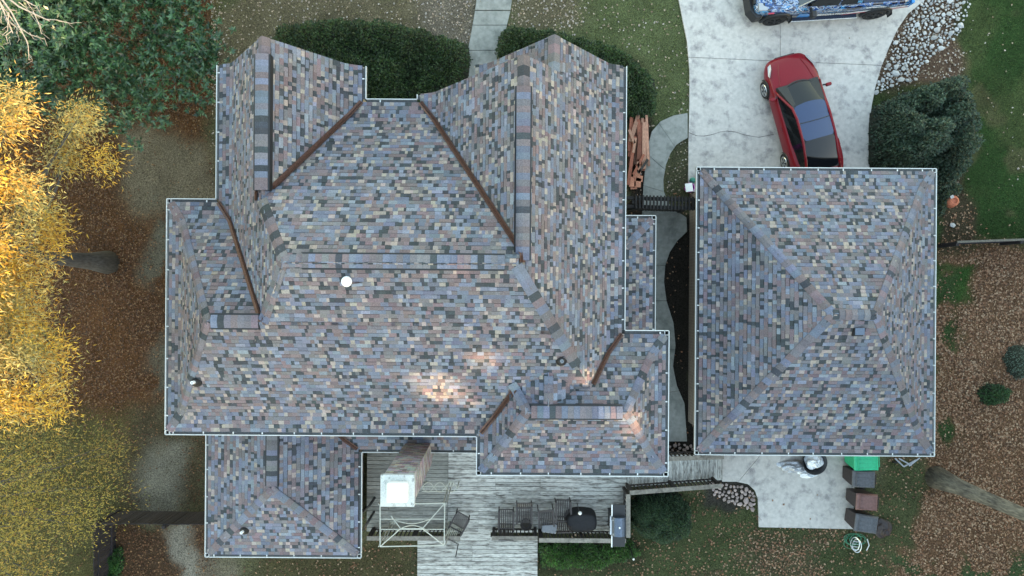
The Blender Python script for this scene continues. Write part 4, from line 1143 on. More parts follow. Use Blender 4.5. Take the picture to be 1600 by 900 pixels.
for i, (a, b) in enumerate(((1336, 850), (1339, 853))):
    c = W(a, b, .14); obj('ring', MB().tube([(c.x + .14 * math.cos(t), c.y + .24 * math.sin(t), .14 + .05 * math.cos(t)) for t in np.linspace(0, 2 * math.pi, 18)[:-1]], .018, 5, closed=True), M['steel'], hl, world=True)
obj('crank', MB().tube([W(1355, 842, .16), W(1358, 852, .2), W(1354, 860, .14)], .02), M['steel'], hl, world=True)
for i in range(4): obj('spoke', MB().bar(W(1333, 846 + 4 * i, .14), W(1343, 847 + 4 * i, .14), .014), M['steel'], hl, world=True)
kp = W(1272, 722, .4)
kt = thing('fire_bowl', 'round black bowl holding a crumpled white bag at the garage back wall', 'bowl', (kp.x, kp.y, .05))
obj('bowl', MB().lathe([(.2, .06), (.38, .2), (.45, .42), (.43, .43), (.36, .24), (.2, .14)], n=28), M['black_plastic'], kt, smooth=True)
for a in range(3): obj('leg', MB().bar((.3 * math.cos(a * 2.1), .3 * math.sin(a * 2.1), 0), (.26 * math.cos(a * 2.1), .26 * math.sin(a * 2.1), .16), .03), M['black_plastic'], kt)
def lump(c, rx, ry, rz2, seed, amp=.25, n=18, m=9):
    r = random.Random(seed); vs = []; 
    for i in range(m + 1):
        ph = math.pi / 2 * i / m
        for j in range(n):
            th = 2 * math.pi * j / n; k = 1 + amp * (r.random() - .5) * (1 if i else .6) + amp * .5 * math.sin(3 * th + i)
            vs.append((c[0] + rx * math.cos(ph) * math.cos(th) * k, c[1] + ry * math.cos(ph) * math.sin(th) * k, c[2] + rz2 * math.sin(ph) * k))
    return MB().add(vs, [(i * n + j, i * n + (j + 1) % n, (i + 1) * n + (j + 1) % n, (i + 1) * n + j) for i in range(m) for j in range(n)])
tag(bevel(obj('plastic_bag', lump((kp.x, kp.y + .02, .28), .32, .28, .3, 3, .35), M['bag_white'], smooth=True), 0, sub=1), 'crumpled white plastic bag inside the round black bowl', 'bag')
tq = W(1240, 729, .1)
tag(bevel(obj('tarp', lump((tq.x, tq.y, .05), .55, .22, .22, 5, .4), M['tarp_silver'], smooth=True), 0, sub=1), 'crumpled silver tarp on the concrete left of the black bowl', 'tarp')
tq = W(1262, 741, .1)
tag(bevel(obj('tarp', lump((tq.x, tq.y, .05), .34, .14, .12, 6, .5), M['bag_white'], smooth=True), 0, sub=1), 'small white crumpled sheet on the concrete below the black bowl', 'sheet')
tq = W(1380, 826, .1)
tag(bevel(obj('maroon_mound', lump((tq.x, tq.y, -.02), .34, .36, .22, 8, .3), M['bin_dark'], smooth=True), 0, sub=1), 'dark maroon sack slumped behind the southernmost bin', 'sack')  # small dark maroon mound, otherwise unidentified
dl = thing('folding_trolley', 'folded grey metal trolley lying in the grass behind the garage', 'trolley', W(1415, 722, 0))
for a, b in (((1398, 716), (1412, 729)), ((1412, 729), (1432, 718)), ((1404, 716), (1424, 727)), ((1420, 728), (1437, 715))): obj('bar', MB().bar(W(*a, .12), W(*b, .2), .045), M['lead_grey'], dl, world=True)
obj('wheel', MB().lathe([(.1, -.02), (.1, .02)], W(1399, 722, .1), 14, axis='y'), M['rubber'], dl, world=True)
po = W(1490, 314, .4)
tp = thing('terracotta_pot', 'round terracotta urn at the edge of the right lawn', 'pot', (po.x, po.y, 0))
obj('urn', MB().lathe([(.12, 0), (.2, .1), (.235, .26), (.20, .40), (.12, .47), (.1, .47), (.1, .42)], n=22), M['terracotta'], tp, smooth=True)
obj('saucer', MB().box((-.1, .14, .46), (.12, .1, .04), .5), M['rock_white'], tp)
wp = W(1488, 352, .05)
o = bpy.data.objects.new('rock', STM[2]); COL.objects.link(o); o.location = wp; o.scale = (.26, .2, .2); o.material_slots[0].link = 'OBJECT'; o.material_slots[0].material = M['rock_white']
tag(o, 'single white rock south of the terracotta urn', 'rock')
# ------------------------------------------------------------------ vehicles
def loft_mb(stations, mi=0):
    """stations: list of (x, [(y, z) ... outer bottom -> centre top]); mirrored across y"""
    mb = MB(); vs = []; n = len(stations[0][1])
    for x, pr in stations:
        vs += [(x if not isinstance(x, list) else x[i], -y, z) for i, (y, z) in enumerate(pr)]
        vs += [(x if not isinstance(x, list) else x[n - 1 - i], y, z) for i, (y, z) in enumerate(reversed(pr[:-1]), 1)]
    k = 2 * n - 1; fs = []
    for s in range(len(stations) - 1):
        for j in range(k - 1): fs.append((s * k + j, (s + 1) * k + j, (s + 1) * k + j + 1, s * k + j + 1))
        fs.append((s * k + k - 1, (s + 1) * k + k - 1, (s + 1) * k, s * k))
    fs.append(list(range(k))); e = (len(stations) - 1) * k; fs.append([e + j for j in range(k - 1, -1, -1)])
    return mb.add(vs, fs, mi)
def wheel(t, x, y, r, w, side, rimmat='steel', spokes=5):
    o = obj('wheel', MB().lathe([(r * .62, -w / 2), (r * .93, -w / 2), (r, -w * .32), (r, w * .32), (r * .93, w / 2), (r * .62, w / 2)], (x, y, r), 32, axis='y', cap=False), M['rubber'], t, smooth=False)
    yo = y + side * w * .36
    obj('rim', MB().lathe([(r * .64, y - w * .4), (r * .64, y + w * .4)], (x, 0, r), 28, axis='y').lathe([(.055, yo - .02), (.055, yo + .045)], (x, 0, r), 14, axis='y'), M['vent_black'], o)
    mb = MB()
    for i in range(spokes):
        a = 2 * math.pi * i / spokes + .3
        for da in (-.13, .13):
            mb.bar((x + .04 * math.cos(a), yo + side * .035, r + .04 * math.sin(a)), (x + r * .62 * math.cos(a + da), yo + side * .03, r + r * .62 * math.sin(a + da)), .032, .03, up=(0, 1, 0))
    mb.tube([(x + r * .62 * math.cos(a), yo + side * .03, r + r * .62 * math.sin(a)) for a in np.linspace(0, 2 * math.pi, 25)[:-1]], .018, 5, closed=True)
    obj('spokes', mb, M[rimmat], o); return o
def car_red():
    fw, rw = W(1199.5, 143, .33), W(1230, 252, .33); d = (fw - rw).normalized(); rt = Vector((d.y, -d.x, 0))
    mid = (fw + rw) / 2 + rt * .80
    t = thing('sedan_car', 'shiny red sedan with black glass roof parked on the driveway by the garage', 'car', (mid.x, mid.y, .05), math.atan2(d.y, d.x))
    st = []
    for x, w, zs, zc in ((2.33, .50, .52, .56), (2.27, .64, .58, .66), (2.10, .78, .66, .74), (1.80, .87, .75, .83), (1.35, .91, .84, .92), (.95, .915, .89, .97), (.2, .91, .91, .98), (-.7, .912, .93, .99),
                         (-1.2, .925, .96, 1.02), (-1.6, .925, .97, 1.08), (-2.0, .86, .95, 1.08), (-2.25, .76, .90, 1.02), (-2.36, .62, .80, .90)):
        st.append((x, [(w * .80, .20), (w * .97, .30), (w, .48), (w * .995, zs - .14), (w * .955, zs - .02), (w * .86, zs + .03), (w * .55, zc), (w * .2, zc + .012), (0, zc + .014)]))
    b = obj('body', loft_mb(st), M['car_red'], t, smooth=True); bevel(b, 0, sub=2)
    X = [1.22, .42, -.1, -.9, -1.55, -1.98]; zb = [.95, .93, .93, .95, 1.0, 1.06]; zt = [.97, 1.33, 1.42, 1.40, 1.24, 1.09]; wb = [.78, .80, .80, .80, .76, .66]; wt_ = [.76, .60, .58, .58, .58, .60]
    def top(i, q): return (X[i] - (.30 * q * q if i == 0 else .1 * q * q if i == 1 else -.06 * q * q if i >= 4 else 0), q * wt_[i], zt[i] + .035 * (1 - q * q))
    qs = np.linspace(-1, 1, 9)
    def strip(nm, i0, i1, mat, q0=0.97):
        mb = MB(); vs = [top(i, q * q0) for i in range(i0, i1 + 1) for q in qs]; n = len(qs)
        vs2 = [(x, y, z - .02) for x, y, z in vs]; k = len(vs)
        fs = [(s * n + j, s * n + j + 1, (s + 1) * n + j + 1, (s + 1) * n + j) for s in range(i1 - i0) for j in range(n - 1)]
        mb.add(vs, [f[::-1] for f in fs]); o = obj(nm, mb, M[mat], t, smooth=True); return bevel(o, 0, sub=2)
    strip('windshield', 0, 1, 'glass_black'); strip('glass_roof', 1, 3, 'glass_sky_blue'); strip('rear_window', 3, 5, 'glass_black')
    # what carries the glass: dark cabin
    vs = []; n = 4
    for i in range(6): vs += [(X[i], -wb[i], zb[i] - .1), (X[i], -wt_[i] * .97, zt[i] - .015), (X[i], wt_[i] * .97, zt[i] - .015), (X[i], wb[i], zb[i] - .1)]
    obj('cabin', MB().add(vs, [(i * 4 + j, i * 4 + j + 1, (i + 1) * 4 + j + 1, (i + 1) * 4 + j) for i in range(5) for j in range(3)]), M['vent_black'], t)
    obj('wiper_cowl', MB().tube([(X[0] - .30 * q * q + .04, q * .74, .985 - .03 * q * q) for q in np.linspace(-1, 1, 9)], .03, 6), M['vent_black'], t)
    for y0_, y1_ in ((-.5, .05), (.1, .62)): obj('wiper', MB().bar((1.16 - .1 * abs(y0_), y0_, 1.0), (1.02 - .22 * y1_ * y1_, y1_, 1.05), .018), M['vent_black'], t)
    obj('roof_seam', MB().tube([(-.28 + .02 * q * q, q * .56, 1.455 - .035 * q * q) for q in np.linspace(-1, 1, 7)], .010, 5), M['vent_black'], t)
    obj('dashboard', MB().box((.78, 0, 1.0), (.22, 1.1, .06)), M['dash_grey'], t)
    for s in (-1, 1):
        pts = [Vector((X[i] - (.30 if i == 0 else .1 if i == 1 else -.06 if i >= 4 else 0), s * wt_[i], zt[i])) for i in range(6)]
        obj('roof_rail', MB().tube([(pts[0] + Vector((.2, s * .06, -.1)))] + pts + [pts[-1] + Vector((-.12, 0, -.06))], .042, 8), M['car_red'], t, smooth=True)
        mb = MB(); vs = [];
        for i in range(6): vs += [(X[i], s * (wb[i] + .012), zb[i] - .03), (X[i] - (.3 if i == 0 else .1 if i == 1 else 0), s * (wt_[i] + .012), zt[i] - .015)]
        obj('side_window', mb.add(vs, [(2 * i, 2 * i + 1, 2 * i + 3, 2 * i + 2) for i in range(5)]), M['glass_black'], t)
        mb = MB().box((.86, s * 1.02, .98), (.12, .2, .13)); m_ = obj('mirror', mb, M['car_red'], t); bevel(m_, .04, 3); obj('mirror_arm', MB().bar((.9, s * .84, .93), (.88, s * .95, .96), .05), M['vent_black'], m_)
        hl_ = obj('headlight', MB().add([(2.06, s * .77, .70), (1.72, s * .875, .77), (1.66, s * .86, .83), (1.95, s * .71, .78), (2.12, s * .66, .72)], [(0, 1, 2, 3, 4) if s > 0 else (4, 3, 2, 1, 0)]), M['headlight'], t)
        hl_.modifiers.new('thick', 'SOLIDIFY').thickness = .05; hl_.location.z = .035
        obj('taillight', MB().box((-2.27, s * .58, .93), (.12, .3, .09), s * -.45), M['taillight'], t)
        obj('door_handle', MB().bar((-.1, s * .915, .80), (-.32, s * .915, .81), .02), M['car_red'], t)
        obj('door_handle', MB().bar((-1.05, s * .92, .83), (-1.27, s * .92, .84), .02), M['car_red'], t)
        obj('wheel_arch', MB().tube([(1.37 + .36 * math.cos(a), s * .905, .33 + .36 * math.sin(a)) for a in np.linspace(0, math.pi, 13)], .02, 5), M['vent_black'], t)
        obj('wheel_arch', MB().tube([(-1.33 + .36 * math.cos(a), s * .918, .33 + .36 * math.sin(a)) for a in np.linspace(0, math.pi, 13)], .02, 5), M['vent_black'], t)
        for x in (1.37, -1.33): wheel(t, x, s * .83, .33, .22, s)
    obj('grille', MB().box((2.30, 0, .50), (.08, .7, .14)), M['vent_black'], t)
    for y in (-.45, .45): obj('hood_crease', MB().tube([(2.05, y * .9, .765), (1.7, y * 1.15, .85), (1.25, y * 1.35, .925)], .008, 4), M['car_red'], t)
car_red()

# the wrapped pickup at the top edge
wm = mk('vehicle_wrap', (.3, .4, .6), rough=.25, bump=0, coat=.8, var=.1)
nt = wm.node_tree; N = nt.nodes; L = nt.links; bsdf = N['Principled BSDF']
tc = N.new('ShaderNodeTexCoord'); mp = N.new('ShaderNodeMapping'); mp.inputs['Scale'].default_value = (1.0, 1.6, 2.6); L.new(tc.outputs['Object'], mp.inputs[0])
vo = N.new('ShaderNodeTexVoronoi'); vo.inputs['Scale'].default_value = 1.9; L.new(mp.outputs[0], vo.inputs['Vector'])
nz = N.new('ShaderNodeTexNoise'); nz.inputs['Scale'].default_value = 3.5; nz.inputs['Detail'].default_value = 2; nz.inputs['Distortion'].default_value = 1.2; L.new(mp.outputs[0], nz.inputs['Vector'])
mx = N.new('ShaderNodeMix'); mx.data_type = 'RGBA'; mx.inputs[0].default_value = .55; L.new(vo.outputs['Color'], mx.inputs[6]); L.new(nz.outputs[0], mx.inputs[7])
cr = N.new('ShaderNodeValToRGB'); cr.color_ramp.interpolation = 'CONSTANT'
for i, (p, c) in enumerate(((0, (.01, .012, .03)), (.38, (.02, .08, .26)), (.43, (.30, .36, .45)), (.48, (.015, .02, .05)), (.52, (.04, .22, .48)), (.56, (.62, .64, .68)), (.59, (.02, .03, .09)), (.65, (.08, .30, .52)), (.70, (.25, .22, .30)), (.75, (.6, .62, .65)))):
    e = cr.color_ramp.elements[i] if i < 2 else cr.color_ramp.elements.new(p)
    e.position = p; e.color = (*c, 1)
bw = N.new('ShaderNodeRGBToBW'); L.new(mx.outputs[2], bw.inputs[0]); L.new(bw.outputs[0], cr.inputs[0]); L.new(cr.outputs[0], bsdf.inputs['Base Color'])
mk('stripe_red', (.45, .02, .05), rough=.3, bump=0, coat=.5); mk('stripe_white', (.78, .79, .80), rough=.3, bump=0); mk('stripe_blue', (.02, .22, .60), rough=.3, bump=0, coat=.5); mk('navy_cover', (.012, .022, .05), rough=.5)
mk('wind_blue', (.02, .03, .04), rough=.03, bump=0, spec=.9)
def pickup():
    fw, rw = W(1203, 29, .42), W(1364, 19, .42); d = (fw - rw).normalized(); rt = Vector((d.y, -d.x, 0))
    mid = (fw + rw) / 2 + rt * .86
    t = thing('pickup_truck', 'pickup truck in a blue, white and red printed wrap at the top of the driveway', 'truck', (mid.x, mid.y, .05), math.atan2(d.y, d.x))
    st = []
    for x, w, zs, zc in ((2.62, .72, .95, 1.0), (2.5, .86, 1.05, 1.1), (2.2, .92, 1.1, 1.2), (1.2, .94, 1.12, 1.26), (.9, .945, 1.12, 1.24), (-.9, .945, 1.14, 1.24), (-1.0, .945, 1.2, 1.22), (-2.75, .94, 1.2, 1.22), (-2.85, .9, 1.15, 1.18)):
        st.append((x, [(w * .86, .48), (w * .97, .55), (w, .8), (w * .995, zs - .08), (w * .95, zs + .01), (w * .55, zc), (0, zc + .01)]))
    bevel(obj('body', loft_mb(st), wm, t, smooth=True), 0, sub=1)
    X = [1.15, .45, -.75, -1.02]; zb = [1.22, 1.2, 1.2, 1.2]; zt = [1.24, 1.78, 1.80, 1.74]; wb = [.84, .87, .87, .86]; wq = [.8, .66, .66, .66]
    vs = []
    for i in range(4): vs += [(X[i], -wb[i], zb[i] - .05), (X[i], -wq[i], zt[i]), (X[i], wq[i], zt[i]), (X[i], wb[i], zb[i] - .05)]
    obj('cab', MB().add(vs, [(i * 4 + j, i * 4 + j + 1, (i + 1) * 4 + j + 1, (i + 1) * 4 + j) for i in range(1, 3) for j in range(3)] + [(12, 13, 14, 15)]), wm, t)
    obj('windshield', MB().add([(1.15, -.8, 1.22), (1.15, .8, 1.22), (.45, .66, 1.785), (.45, -.66, 1.785)], [(0, 1, 2, 3)]), M['wind_blue'], t)
    for s in (-1, 1):
        def sp(x, f):
            return (x, s * (.875 + (.665 - .875) * f + .012), 1.15 + (1.785 - 1.15) * f)
        obj('side_window', MB().add([sp(.98, .16), sp(.40, .9), sp(-.20, .92), sp(-.20, .12)], [(0, 1, 2, 3)]), M['glass_black'], t)
        obj('side_window', MB().add([sp(-.26, .12), sp(-.26, .92), sp(-.72, .92), sp(-.86, .12)], [(0, 1, 2, 3)]), M['glass_black'], t)
        obj('pillar', MB().tube([(1.16, s * .83, 1.2), (.45, s * .67, 1.79)], .022, 6), M['lead_grey'], t)
        for x in (1.72, -1.88):
            wheel(t, x, s * .86, .42, .28, s, 'vent_black', 6)
            obj('fender_flare', MB().tube([(x + .50 * math.cos(a), s * .95, .42 + .52 * math.sin(a)) for a in np.linspace(-.1, math.pi + .1, 15)], .065, 8), M['black_plastic'], t, smooth=True)
        obj('mud_flap', MB().box((1.16, s * .92, .42), (.03, .26, .3)), M['rubber'], t); obj('mud_flap', MB().box((-2.42, s * .92, .42), (.03, .26, .3)), M['rubber'], t)
        mr = obj('mirror', MB().box((.72, s * 1.16, 1.28), (.16, .22, .26)), M['black_plastic'], t); bevel(mr, .03, 2); obj('mirror_arm', MB().bar((.76, s * .88, 1.2), (.74, s * 1.1, 1.24), .07), M['black_plastic'], mr)
        obj('stripe', MB().add([(-.75, s * .962, .62), (-2.75, s * .957, 1.0), (-2.8, s * .955, 1.08), (-.75, s * .962, .74)], [(0, 1, 2, 3)]), M['stripe_white'], t)
        obj('stripe', MB().add([(-.6, s * .966, .56), (-2.78, s * .961, .92), (-2.78, s * .961, .985), (-.6, s * .966, .61)], [(0, 1, 2, 3)]), M['stripe_red'], t)
        obj('stripe', MB().add([(1.02, s * .964, .60), (.6, s * .964, .58), (.5, s * .964, .86), (1.0, s * .964, .92)], [(0, 1, 2, 3)]), M['stripe_blue'], t)
        obj('headlight', MB().box((2.36, s * .70, 1.06), (.3, .26, .1)), M['headlight'], t)
        obj('marker_light', MB().box((2.06, s * .93, 1.02), (.2, .04, .06)), M['stripe_red'], t)
        obj('side_step', MB().bar((1.1, s * .98, .45), (-1.2, s * .98, .45), .14, .05), M['navy_cover'], t)
        obj('step_edge', MB().bar((1.15, s * 1.05, .46), (-1.22, s * 1.05, .46), .03, .03), M['stripe_white'], t)
        obj('rear_corner', MB().box((-2.84, s * .74, .98), (.1, .34, .4)), M['stripe_blue'], t)
    obj('bed_cover', MB().box((-1.93, 0, 1.25), (1.72, 1.66, .05)), M['navy_cover'], t)
    fb = obj('front_bumper', MB().add([(2.55, -1.0, .42), (2.78, -.7, .42), (2.84, 0, .42), (2.78, .7, .42), (2.55, 1.0, .42), (2.3, .96, .42), (2.3, -.96, .42)] + [(2.5, -.98, .80), (2.72, -.7, .84), (2.78, 0, .86), (2.72, .7, .84), (2.5, .98, .80), (2.3, .94, .80), (2.3, -.94, .80)],
         [(6, 5, 4, 3, 2, 1, 0), (7, 8, 9, 10, 11, 12, 13)] + [(i, (i + 1) % 7, (i + 1) % 7 + 7, i + 7) for i in range(7)]), M['black_plastic'], t); bevel(fb, .03, 2)
    obj('grille', MB().box((2.62, 0, .98), (.06, 1.1, .18)), M['vent_black'], t)
    def words(txt, size, loc, m, s=1):
        cu_ = bpy.data.curves.new('lettering', 'FONT'); cu_.body = txt; cu_.size = size; cu_.extrude = .002; cu_.offset = .006
        tmp = bpy.data.objects.new('lettering_curve', cu_); COL.objects.link(tmp); bpy.context.view_layer.update()
        me_ = bpy.data.meshes.new_from_object(tmp.evaluated_get(bpy.context.evaluated_depsgraph_get())); bpy.data.objects.remove(tmp)
        me_.name = 'lettering'; me_.materials.clear(); o = link('lettering', me_, m, t)
        o.location = loc; o.rotation_euler = (R(90), 0, R(180))
    words('RESTORATION', .17, (.42, .972, .66), M['stripe_white'])
    words('RESTORATION', .10, (-1.25, .968, 1.06), M['stripe_white'])
pickup()

# ------------------------------------------------------------------ vegetation
def leaves(P, axis, L, Wd, rng, droop=.0, fold=.0):
    """rhombic leaves at points P along unit vectors axis"""
    n = len(P); up = rng.normal(size=(n, 3)) * .45 + np.array([0, 0, 1]); s = np.cross(axis, up); s /= np.linalg.norm(s, axis=1)[:, None] + 1e-9
    d = axis * L[:, None]; s = s * (Wd / 2)[:, None]; m = P + d * .45; m[:, 2] += fold * L; T = P + d; T[:, 2] -= droop * L
    return np.stack([P, m + s, T, m - s], 1)
def unit(v): return v / (np.linalg.norm(v, axis=1)[:, None] + 1e-9)
def edge_dist(x, y, poly):
    dd = np.full(x.shape, 1e9); n = len(poly)
    for i in range(n):
        ax, ay = poly[i]; bx, by = poly[(i + 1) % n]; vx, vy = bx - ax, by - ay
        t = np.clip(((x - ax) * vx + (y - ay) * vy) / (vx * vx + vy * vy), 0, 1); dd = np.minimum(dd, np.hypot(x - ax - t * vx, y - ay - t * vy))
    return dd
def shrub(name, label, cat, poly_px, h, n, pal, leaf=(.05, .03), rim=.5, mat='leaf', seed=1, group=None, lumps=.25, lscale=2.2, up=.6, hp=.5, stems=True):
    """a shrub or hedge filling an outline: a dark core sheet added to close gaps, and a skin of leaves"""
    rng = np.random.default_rng(seed); poly = []
    for (a, b), (a2, b2) in zip(poly_px, poly_px[1:] + poly_px[:1]):
        m_ = max(2, int(math.hypot(a2 - a, b2 - b) / 7))
        for q_ in range(m_): poly.append(tuple(W(a + (a2 - a) * q_ / m_ + rng.uniform(-4, 4), b + (b2 - b) * q_ / m_ + rng.uniform(-4, 4), h * hp)[:2]))
    xs_ = [p[0] for p in poly]; ys_ = [p[1] for p in poly]; cx_, cy_ = sum(xs_) / len(xs_), sum(ys_) / len(ys_)
    def top(x, y):
        d = edge_dist(x, y, poly); t = np.clip(d / rim, 0, 1); return h * np.sqrt(1 - (1 - t) ** 2 + 1e-6) * (1 - lumps + 2 * lumps * vnoise(x, y, lscale, seed + 50, 2) ** 1.2)
    root = thing(name, label, cat, (cx_, cy_, 0), 0, group)
    X = rng.uniform(min(xs_), max(xs_), n * 3); Y = rng.uniform(min(ys_), max(ys_), n * 3); k = inpoly(X, Y, poly); X, Y = X[k][:n], Y[k][:n]
    Z = top(X, Y); dep = rng.random(len(X)) ** 2 * .35 * h; gap = vnoise(X, Y, 5, seed + 9, 2); dep += (gap < .36) * .3 * h * rng.random(len(X))
    e = .03; nx_ = -(top(X + e, Y) - top(X - e, Y)) / (2 * e); ny_ = -(top(X, Y + e) - top(X, Y - e)) / (2 * e)
    nv = unit(np.stack([np.clip(nx_, -2, 2), np.clip(ny_, -2, 2), np.full_like(nx_, up)], 1)); ax = unit(nv + rng.normal(size=nv.shape) * .75)
    P = np.stack([X, Y, np.maximum(Z - dep, .03)], 1) + rng.normal(size=(len(X), 3)) * .02
    L = rng.uniform(.7, 1.3, len(X)) * leaf[0]; V = leaves(P, ax, L, L * leaf[1] / leaf[0], rng, .1)
    pal = np.array(pal); c = pal[rng.integers(0, len(pal), len(X))] * rng.uniform(.6, 1.5, (len(X), 1)) * (.6 + .8 * vnoise(X, Y, 2.5, seed + 4, 2))[:, None]
    f = quads('foliage', V, M[mat], c, root, (cx_, cy_, 0)); f['kind'] = 'stuff'
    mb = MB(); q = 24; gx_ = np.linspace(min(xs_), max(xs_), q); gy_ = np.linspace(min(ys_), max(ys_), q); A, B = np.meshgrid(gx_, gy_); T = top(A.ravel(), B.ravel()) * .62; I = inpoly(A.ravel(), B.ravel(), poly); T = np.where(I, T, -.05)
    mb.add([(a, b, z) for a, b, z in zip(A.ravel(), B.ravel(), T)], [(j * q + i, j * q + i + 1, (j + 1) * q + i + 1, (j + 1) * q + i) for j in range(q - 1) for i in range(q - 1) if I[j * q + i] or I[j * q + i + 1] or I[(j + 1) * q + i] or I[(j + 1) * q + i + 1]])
    obj('dark_core', mb, M['core_dark'], root, world=True)  # solid dark core sheet added under the leaves against see-through
    return root
mk('core_dark', (.012, .016, .009), rough=1, var=.6, scale=14, bump=.8, bscale=30)
DG = [(.019, .044, .012), (.026, .058, .016), (.013, .030, .010), (.042, .072, .022)]
shrub('hedge', 'broad dark clipped hedge between the two front gables, left of the front path', 'hedge',
      [(425, 62), (440, 42), (480, 33), (540, 29), (590, 33), (640, 44), (700, 58), (728, 64), (733, 90), (722, 122), (700, 150), (660, 175), (560, 175), (500, 130), (440, 90)], 1.0, 26000, DG, (.075, .042), .35, seed=3, lumps=.16)
shrub('hedge', 'dark hedge curving round the right front gable, right of the front path', 'hedge',
      [(778, 52), (800, 42), (850, 44), (905, 58), (945, 68), (985, 88), (1012, 112), (1028, 145), (1026, 170), (1008, 186), (985, 182), (960, 160), (930, 130), (870, 110), (800, 110), (776, 90)], .9, 20000, DG, (.075, .042), .35, seed=4, lumps=.18)
BG = [(.026, .05, .03), (.04, .072, .044), (.018, .034, .022), (.06, .09, .058)]
shrub('large_shrub', 'large dense dark green shrub beside driveway and garage corner', 'shrub',
      [(1366, 190), (1376, 166), (1400, 152), (1430, 145), (1452, 134), (1482, 138), (1500, 152), (1508, 178), (1500, 212), (1506, 242), (1492, 268), (1478, 290), (1464, 296), (1456, 270), (1425, 262), (1390, 268), (1370, 264), (1364, 225)], 1.9, 34000, BG, (.10, .045), .42, seed=5, lumps=.5, lscale=2.2, hp=.2)
shrub('round_bush', 'rounded fine-leaved evergreen bush in the angle of the deck railings', 'bush',
      [(987, 800), (1000, 782), (1030, 775), (1062, 778), (1080, 792), (1084, 815), (1074, 838), (1048, 850), (1015, 848), (992, 830)], 1.3, 22000, [(.02, .045, .02), (.03, .062, .028), (.045, .085, .03), (.014, .03, .014)], (.055, .022), .6, seed=6, lumps=.25)
shrub('fern_border', 'strip of bright green ferns along the south deck railing', 'ferns',
      [(843, 852), (900, 852), (960, 856), (985, 850), (1002, 862), (985, 872), (960, 880), (930, 890), (890, 888), (846, 884)], .45, 13000, [(.05, .13, .02), (.03, .075, .018), (.07, .17, .028), (.045, .05, .022)], (.10, .02), .3, seed=7, lumps=.4, lscale=3)
shrub('small_bush', 'small dark green bush alone in the fallen leaves right of the garage', 'bush',
      [(1532, 612), (1545, 601), (1568, 604), (1582, 612), (1576, 628), (1552, 636), (1536, 628)], .4, 2600, [(.022, .06, .018), (.032, .08, .025), (.016, .036, .014)], (.06, .03), .35, seed=8)
shrub('grey_shrub', 'blue-green airy shrub at the right picture edge above the small bush', 'shrub',
      [(1575, 562), (1586, 545), (1605, 540), (1625, 565), (1612, 588), (1592, 590), (1578, 580)], .5, 1500, [(.085, .13, .10), (.11, .15, .12), (.065, .10, .075)], (.06, .02), .4, seed=12, lumps=.4)
shrub('garage_shrub', 'patchy shrub in the strip beside the garage and the terracotta urn', 'shrub',
      [(1466, 290), (1482, 282), (1500, 290), (1504, 302), (1482, 306), (1474, 330), (1468, 345)], .5, 3600, BG + [(.07, .085, .03)], (.06, .03), .3, seed=13)
shrub('fence_vine', 'green weeds growing on the inner side of the dark corner fence', 'weeds',
      [(172, 862), (184, 856), (187, 880), (184, 905), (165, 905), (166, 885)], .5, 2600, [(.02, .07, .015), (.035, .10, .02)], (.06, .03), .2, seed=14)

